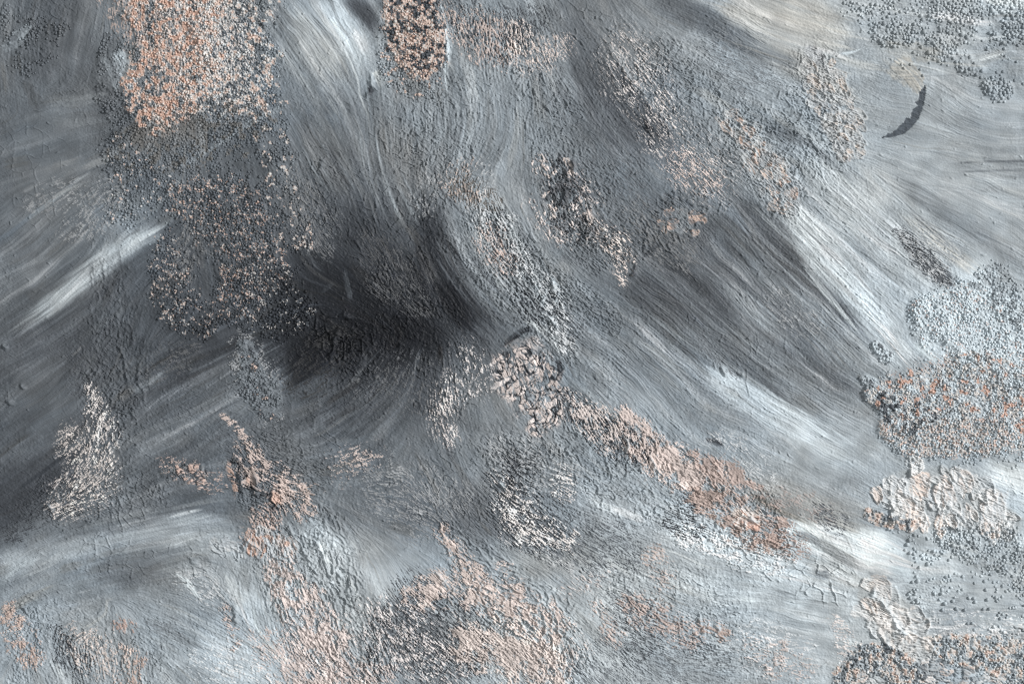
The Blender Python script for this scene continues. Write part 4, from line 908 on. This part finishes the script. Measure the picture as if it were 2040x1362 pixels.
# ------------------------------------------------------------------ materials
def paint_material(name, rough=.55, spec=.18, obj_color=False, bump=True):
    m = bpy.data.materials.new(name); m.use_nodes = True; nt = m.node_tree; nt.nodes.clear()
    N = nt.nodes.new; out = N('ShaderNodeOutputMaterial'); bs = N('ShaderNodeBsdfPrincipled')
    nt.links.new(bs.outputs[0], out.inputs[0])
    bs.inputs['Specular IOR Level'].default_value = spec
    tc = N('ShaderNodeTexCoord')
    nz = N('ShaderNodeTexNoise'); nz.inputs['Scale'].default_value = 900; nz.inputs['Detail'].default_value = 3
    nt.links.new(tc.outputs['Object'], nz.inputs['Vector'])
    mr = N('ShaderNodeMapRange'); mr.inputs[3].default_value = .93; mr.inputs[4].default_value = 1.07
    nt.links.new(nz.outputs[0], mr.inputs[0])
    if obj_color: src = N('ShaderNodeObjectInfo').outputs['Color']
    else:
        at = N('ShaderNodeVertexColor'); at.layer_name = 'pigment'; src = at.outputs['Color']
    mx = N('ShaderNodeMix'); mx.data_type = 'RGBA'; mx.blend_type = 'MULTIPLY'; mx.inputs[0].default_value = 1
    nt.links.new(src, mx.inputs[6]); nt.links.new(mr.outputs[0], mx.inputs[7])
    nt.links.new(mx.outputs[2], bs.inputs['Base Color'])
    r2 = N('ShaderNodeMapRange'); r2.inputs[3].default_value = rough - .1; r2.inputs[4].default_value = rough + .15
    nz2 = N('ShaderNodeTexNoise'); nz2.inputs['Scale'].default_value = 120; nt.links.new(tc.outputs['Object'], nz2.inputs['Vector'])
    nt.links.new(nz2.outputs[0], r2.inputs[0]); nt.links.new(r2.outputs[0], bs.inputs['Roughness'])
    if bump:
        # plain weave of the cloth, 4.6 photo pixels to a thread pair
        wx = N('ShaderNodeTexWave'); wx.bands_direction = 'X'; wx.inputs['Scale'].default_value = 2 * math.pi / (20 * 4.7 * PX) ; wx.inputs['Distortion'].default_value = .6; wx.inputs['Detail'].default_value = 1
        wy = N('ShaderNodeTexWave'); wy.bands_direction = 'Y'; wy.inputs['Scale'].default_value = 2 * math.pi / (20 * 4.3 * PX); wy.inputs['Distortion'].default_value = .6; wy.inputs['Detail'].default_value = 1
        for w in (wx, wy): nt.links.new(tc.outputs['Object'], w.inputs['Vector'])
        ad = N('ShaderNodeMath'); ad.operation = 'ADD'; nt.links.new(wx.outputs['Fac'], ad.inputs[0]); nt.links.new(wy.outputs['Fac'], ad.inputs[1])
        wv = N('ShaderNodeAttribute'); wv.attribute_name = 'weave'
        ml = N('ShaderNodeMath'); ml.operation = 'MULTIPLY'; nt.links.new(ad.outputs[0], ml.inputs[0]); nt.links.new(wv.outputs['Fac'], ml.inputs[1])
        a2 = N('ShaderNodeMath'); a2.operation = 'MULTIPLY_ADD'; nz3 = N('ShaderNodeTexNoise'); nz3.inputs['Scale'].default_value = 1700; nz3.inputs['Detail'].default_value = 2
        nt.links.new(tc.outputs['Object'], nz3.inputs['Vector']); nt.links.new(nz3.outputs[0], a2.inputs[0]); a2.inputs[1].default_value = .9; nt.links.new(ml.outputs[0], a2.inputs[2])
        bp = N('ShaderNodeBump'); bp.inputs['Strength'].default_value = 1.0; bp.inputs['Distance'].default_value = .30 * PX
        nt.links.new(a2.outputs[0], bp.inputs['Height']); nt.links.new(bp.outputs[0], bs.inputs['Normal'])
    return m
M_PAINT = paint_material('oil_paint'); M_GRAIN = paint_material('coated_grain', .6, .15, bump=False); M_GRAIN1 = paint_material('coated_single_grain', .6, .15, True, False)
def plain(name, col, rough, scale):
    m = bpy.data.materials.new(name); m.use_nodes = True; nt = m.node_tree; bs = nt.nodes['Principled BSDF']
    tc = nt.nodes.new('ShaderNodeTexCoord'); nz = nt.nodes.new('ShaderNodeTexNoise'); nz.inputs['Scale'].default_value = scale; nz.inputs['Detail'].default_value = 4
    rp = nt.nodes.new('ShaderNodeValToRGB'); rp.color_ramp.elements[0].color = (*[c * .8 for c in col], 1); rp.color_ramp.elements[1].color = (*[min(1, c * 1.15) for c in col], 1)
    nt.links.new(tc.outputs['Object'], nz.inputs['Vector']); nt.links.new(nz.outputs[0], rp.inputs[0]); nt.links.new(rp.outputs[0], bs.inputs['Base Color'])
    bs.inputs['Roughness'].default_value = rough; return m
M_CLOTH = plain('primed_canvas', (.52, .51, .48), .85, 600); M_TABLE = plain('tabletop', (.34, .33, .32), .6, 14)

# ------------------------------------------------------------------ objects
col = scn.collection
painting = bpy.data.objects.new('painting', None); col.objects.link(painting)
painting['label'] = 'abstract impasto painting in slate grey, white and peach with sandy grains'
painting['category'] = 'painting'
def mesh_obj(name, me, parent, mat):
    o = bpy.data.objects.new(name, me); col.objects.link(o); o.parent = parent; me.materials.append(mat); return o
def box(name, x0, x1, y0, y1, z0, z1, parent, mat):
    me = bpy.data.meshes.new(name)
    v = [(x, y, z) for z in (z0, z1) for y in (y0, y1) for x in (x0, x1)]
    me.from_pydata(v, [], [(0, 2, 3, 1), (4, 5, 7, 6), (0, 1, 5, 4), (2, 6, 7, 3), (0, 4, 6, 2), (1, 3, 7, 5)]); me.update()
    return mesh_obj(name, me, parent, mat)
ZC = 0.02                                                # the cloth lies 2 cm above the table
painting.location = (0, 0, 0)
cam.location.z += ZC; lo.location.z += ZC
hx = (1020 + MARG) * PX; hy = (681 + MARG) * PX
tb = box('tabletop', -3, 3, -3, 3, -.04, 0, None, M_TABLE); tb['kind'] = 'structure'
box('canvas', -hx - .0012, hx + .0012, -hy - .0012, hy + .0012, 0.0005, ZC - 10 * PX, painting, M_CLOTH)

# surface points
VX = (X - CX) * PX; VY = (CY - Y) * PX
edge_d = np.minimum(np.minimum(X - xs[0], xs[-1] - X), np.minimum(Y - ys[0], ys[-1] - Y))
H = np.clip(H, -7, 16)
HB = blur(H, 40) ; H = H - .6 * HB                        # keep the sheet flat at large scale
VZ = (ZC + H * PX).astype(f32)
VZ = np.where(edge_d < .5, ZC - 11 * PX, VZ)              # paint skin turns down to the cloth at its rim
gyv, gxv = np.gradient(VZ / PX, S, S)
nx_, ny_, nz_ = -gxv, gyv, np.ones_like(gxv)
ln_ = np.sqrt(nx_ ** 2 + ny_ ** 2 + 1); NRM = np.stack([nx_ / ln_, ny_ / ln_, nz_ / ln_], -1).astype(f32)
# faces
I = np.arange(NY * NX, dtype=np.int32).reshape(NY, NX)
Q = np.stack([I[:-1, :-1], I[1:, :-1], I[1:, 1:], I[:-1, 1:]], -1).reshape(-1, 4)
# one connected piece, one part: crumbs join their neighbour, larger separate pieces become parts of their own
FLG = LAB[:-1, :-1].copy(); ny_f, nx_f = FLG.shape
def components(A):                          # connected pieces: runs along rows, then joined between rows
    st = np.ones(A.shape, bool); st[:, 1:] = A[:, 1:] != A[:, :-1]
    rid = (np.cumsum(st.ravel()) - 1).reshape(A.shape); start_ = np.flatnonzero(st.ravel())
    ev = A[1:] == A[:-1]; e = np.unique(np.stack([rid[:-1][ev], rid[1:][ev]], 1), axis=0)
    P = np.arange(len(start_))
    for it in range(200):
        ru, rv = P[e[:, 0]], P[e[:, 1]]; d = ru != rv
        if not d.any(): break
        np.minimum.at(P, np.maximum(ru, rv)[d], np.minimum(ru, rv)[d])
        while True:
            Q_ = P[P]
            if (Q_ == P).all(): break
            P = Q_
    return start_[P][rid]
MINF = {'paint_petal': 25, 'paint_dab': 25}
for rnd in range(3):
    Lc = components(FLG); root, inv_, cn = np.unique(Lc, return_inverse=True, return_counts=True); inv_ = inv_.reshape(-1)
    lab_of = FLG.ravel()[root]; newl = lab_of.copy(); best = {}
    for k in np.argsort(-cn, kind='stable'):
        l = int(lab_of[k]); nm = PARTS[l][0]
        if cn[k] < MINF.get(nm, 260): newl[k] = FLG.ravel()[max(0, root[k] - 1)] if root[k] % nx_f else FLG.ravel()[max(0, root[k] - nx_f)]
        elif l not in best: best[l] = 1
        elif rnd == 2: newl[k] = new_part(nm, None, PARTS[l][2])
    FLG = newl[inv_].reshape(FLG.shape)
FL = FLG.reshape(-1)
print('components', round(time.time() - T0, 1))
VCO = np.stack([VX, VY, VZ], -1).reshape(-1, 3).astype(f32); VAL = np.concatenate([ALB.reshape(-1, 3), np.ones((NY * NX, 1), f32)], 1).astype(f32)
VWE = WEAVE.reshape(-1).astype(f32); VNR = NRM.reshape(-1, 3)
def sheet(name, F, parent):
    vid, inv = np.unique(F, return_inverse=True); inv = inv.reshape(-1).astype(np.int32)
    me = bpy.data.meshes.new(name); nf = len(F)
    me.vertices.add(len(vid)); me.vertices.foreach_set('co', VCO[vid].ravel())
    me.loops.add(nf * 4); me.loops.foreach_set('vertex_index', inv)
    me.polygons.add(nf); me.polygons.foreach_set('loop_start', np.arange(0, nf * 4, 4, dtype=np.int32))
    me.update(calc_edges=True)
    me.polygons.foreach_set('use_smooth', np.ones(nf, bool))
    a = me.color_attributes.new('pigment', 'FLOAT_COLOR', 'POINT'); a.data.foreach_set('color', VAL[vid].ravel())
    w = me.attributes.new('weave', 'FLOAT', 'POINT'); w.data.foreach_set('value', VWE[vid])
    me.normals_split_custom_set_from_vertices(VNR[vid])
    return mesh_obj(name, me, parent, M_PAINT)
cnt = np.bincount(FL, minlength=len(PARTS))
# parts that got (almost) buried under later paint go back to what lies around them
par = np.zeros(len(PARTS), np.int32)
for i, (nm, lb, pr) in PARTS.items(): par[i] = i
order = np.argsort(FL, kind='stable'); FS = FL[order]; Qs = Q[order]
ids, start = np.unique(FS, return_index=True); end = np.append(start[1:], len(FS))
OB = {}
for i, a, b in zip(ids, start, end):
    nm, lb, pr = PARTS[i]
    o = sheet(nm, Qs[a:b], OB[pr] if pr in OB else painting)
    if lb: o['label'] = lb
    OB[i] = o
print('sheets', len(OB), round(time.time() - T0, 1))

# grains: real pebbles, the loose ones singly, the packed ones joined per field
def ico(sub):
    import bmesh
    bm = bmesh.new(); bmesh.ops.create_icosphere(bm, subdivisions=sub, radius=1.0)
    v = np.array([q.co[:] for q in bm.verts], f32); f = np.array([[q.index for q in p.verts] for p in bm.faces], np.int32); bm.free(); return v, f
IV, IF = ico(1)
HF = VZ
def ground(x, y):
    ix = min(NX - 1, max(0, int(round((x - xs[0]) / S)))); iy = min(NY - 1, max(0, int(round((y - ys[0]) / S)))); return HF[iy, ix]
def iso(x, y):
    kx, ky = int(x // 8), int(y // 8); best = 99
    for a in range(-2, 3):
        for b in range(-2, 3):
            for (px, py, pr) in occ.get((kx + a, ky + b), ()):
                d = math.hypot(px - x, py - y)
                if .01 < d < best: best = d
    return best
inframe = [i for i, g in enumerate(GR) if 4 < g[0] < 2036 and 4 < g[1] < 1358]
score = sorted(inframe, key=lambda i: -(GR[i][2] * 2.0 + min(iso(GR[i][0], GR[i][1]), 20) * .25))
single = set(score[:300])
PEB = []
for k in range(6):
    me = bpy.data.meshes.new('grain'); r_ = np.random.default_rng(k)
    v, f = ico(2)
    w = v * (1 + .12 * r_.standard_normal((len(v), 1)) * .6)
    me.from_pydata(w.tolist(), [], f.tolist()); me.polygons.foreach_set('use_smooth', np.ones(len(f), bool)); me.materials.append(M_GRAIN1); me.update(); PEB.append(me)
def alb1(c, x, y): return np.clip(lin(np.clip(c, 3, 250)) / EXY(x, y), .004, .88)
for i in sorted(single):
    x, y, r, lf, c, ci = GR[i]
    o = bpy.data.objects.new('grain', PEB[i % 6]); col.objects.link(o); o.parent = painting
    o.location = ((x - CX) * PX, (CY - y) * PX, float(ground(x, y)) + lf * PX * .8)
    o.rotation_euler = (random.random() * 6, random.random() * 6, random.random() * 6)
    o.scale = tuple(r * PX * random.uniform(.92, 1.12) for _ in range(3))
    a = alb1(c, x, y); o.color = (*[float(q) for q in a], 1)
for ci, label in enumerate(CLUS):
    idx = [i for i, g in enumerate(GR) if g[5] == ci and i not in single]
    if len(idx) < 3: continue
    n = len(idx); g = np.array([[GR[i][0], GR[i][1], GR[i][2], GR[i][3]] for i in idx], f32)
    z = np.array([ground(GR[i][0], GR[i][1]) for i in idx], f32)
    ctr = np.stack([(g[:, 0] - CX) * PX, (CY - g[:, 1]) * PX, z + g[:, 3] * PX * .8], 1)
    th = rng.uniform(0, 6.28, n); ca, sa = np.cos(th), np.sin(th)
    V = IV[None] * (1 + .15 * rng.standard_normal((n, len(IV), 1))) * (g[:, 2] * PX)[:, None, None] * rng.uniform(.85, 1.25, (n, 1, 3)) * np.array([1, 1, .82])
    V = np.stack([V[..., 0] * ca[:, None] - V[..., 1] * sa[:, None], V[..., 0] * sa[:, None] + V[..., 1] * ca[:, None], V[..., 2]], -1) + ctr[:, None]
    F = (IF[None] + (np.arange(n) * len(IV))[:, None, None]).reshape(-1, 3)
    me = bpy.data.meshes.new('grain_field'); nf = len(F)
    me.vertices.add(n * len(IV)); me.vertices.foreach_set('co', V.astype(f32).ravel())
    me.loops.add(nf * 3); me.loops.foreach_set('vertex_index', F.astype(np.int32).ravel())
    me.polygons.add(nf); me.polygons.foreach_set('loop_start', np.arange(0, nf * 3, 3, dtype=np.int32)); me.update(calc_edges=True)
    me.polygons.foreach_set('use_smooth', np.ones(nf, bool))
    a = me.color_attributes.new('pigment', 'FLOAT_COLOR', 'POINT')
    vf = V.reshape(-1, 3); qx = vf[:, 0] / PX + CX; qy = CY - vf[:, 1] / PX          # the paint dragged over the grains runs on across them
    ci_ = C[np.clip(np.rint((qy - ys[0]) / S), 0, NY - 1).astype(int), np.clip(np.rint((qx - xs[0]) / S), 0, NX - 1).astype(int)] * np.repeat(rng.uniform(.97, 1.14, n), len(IV))[:, None]
    cv = np.concatenate([alb1(ci_, qx[:, None], qy[:, None]), np.ones((n * len(IV), 1), f32)], 1).astype(f32); a.data.foreach_set('color', cv.ravel())
    o = mesh_obj('grain_field', me, painting, M_GRAIN); o['kind'] = 'stuff'; o['label'] = label
print('done', round(time.time() - T0, 1), 'tris', NX * NY * 2 + len(GR) * 20)
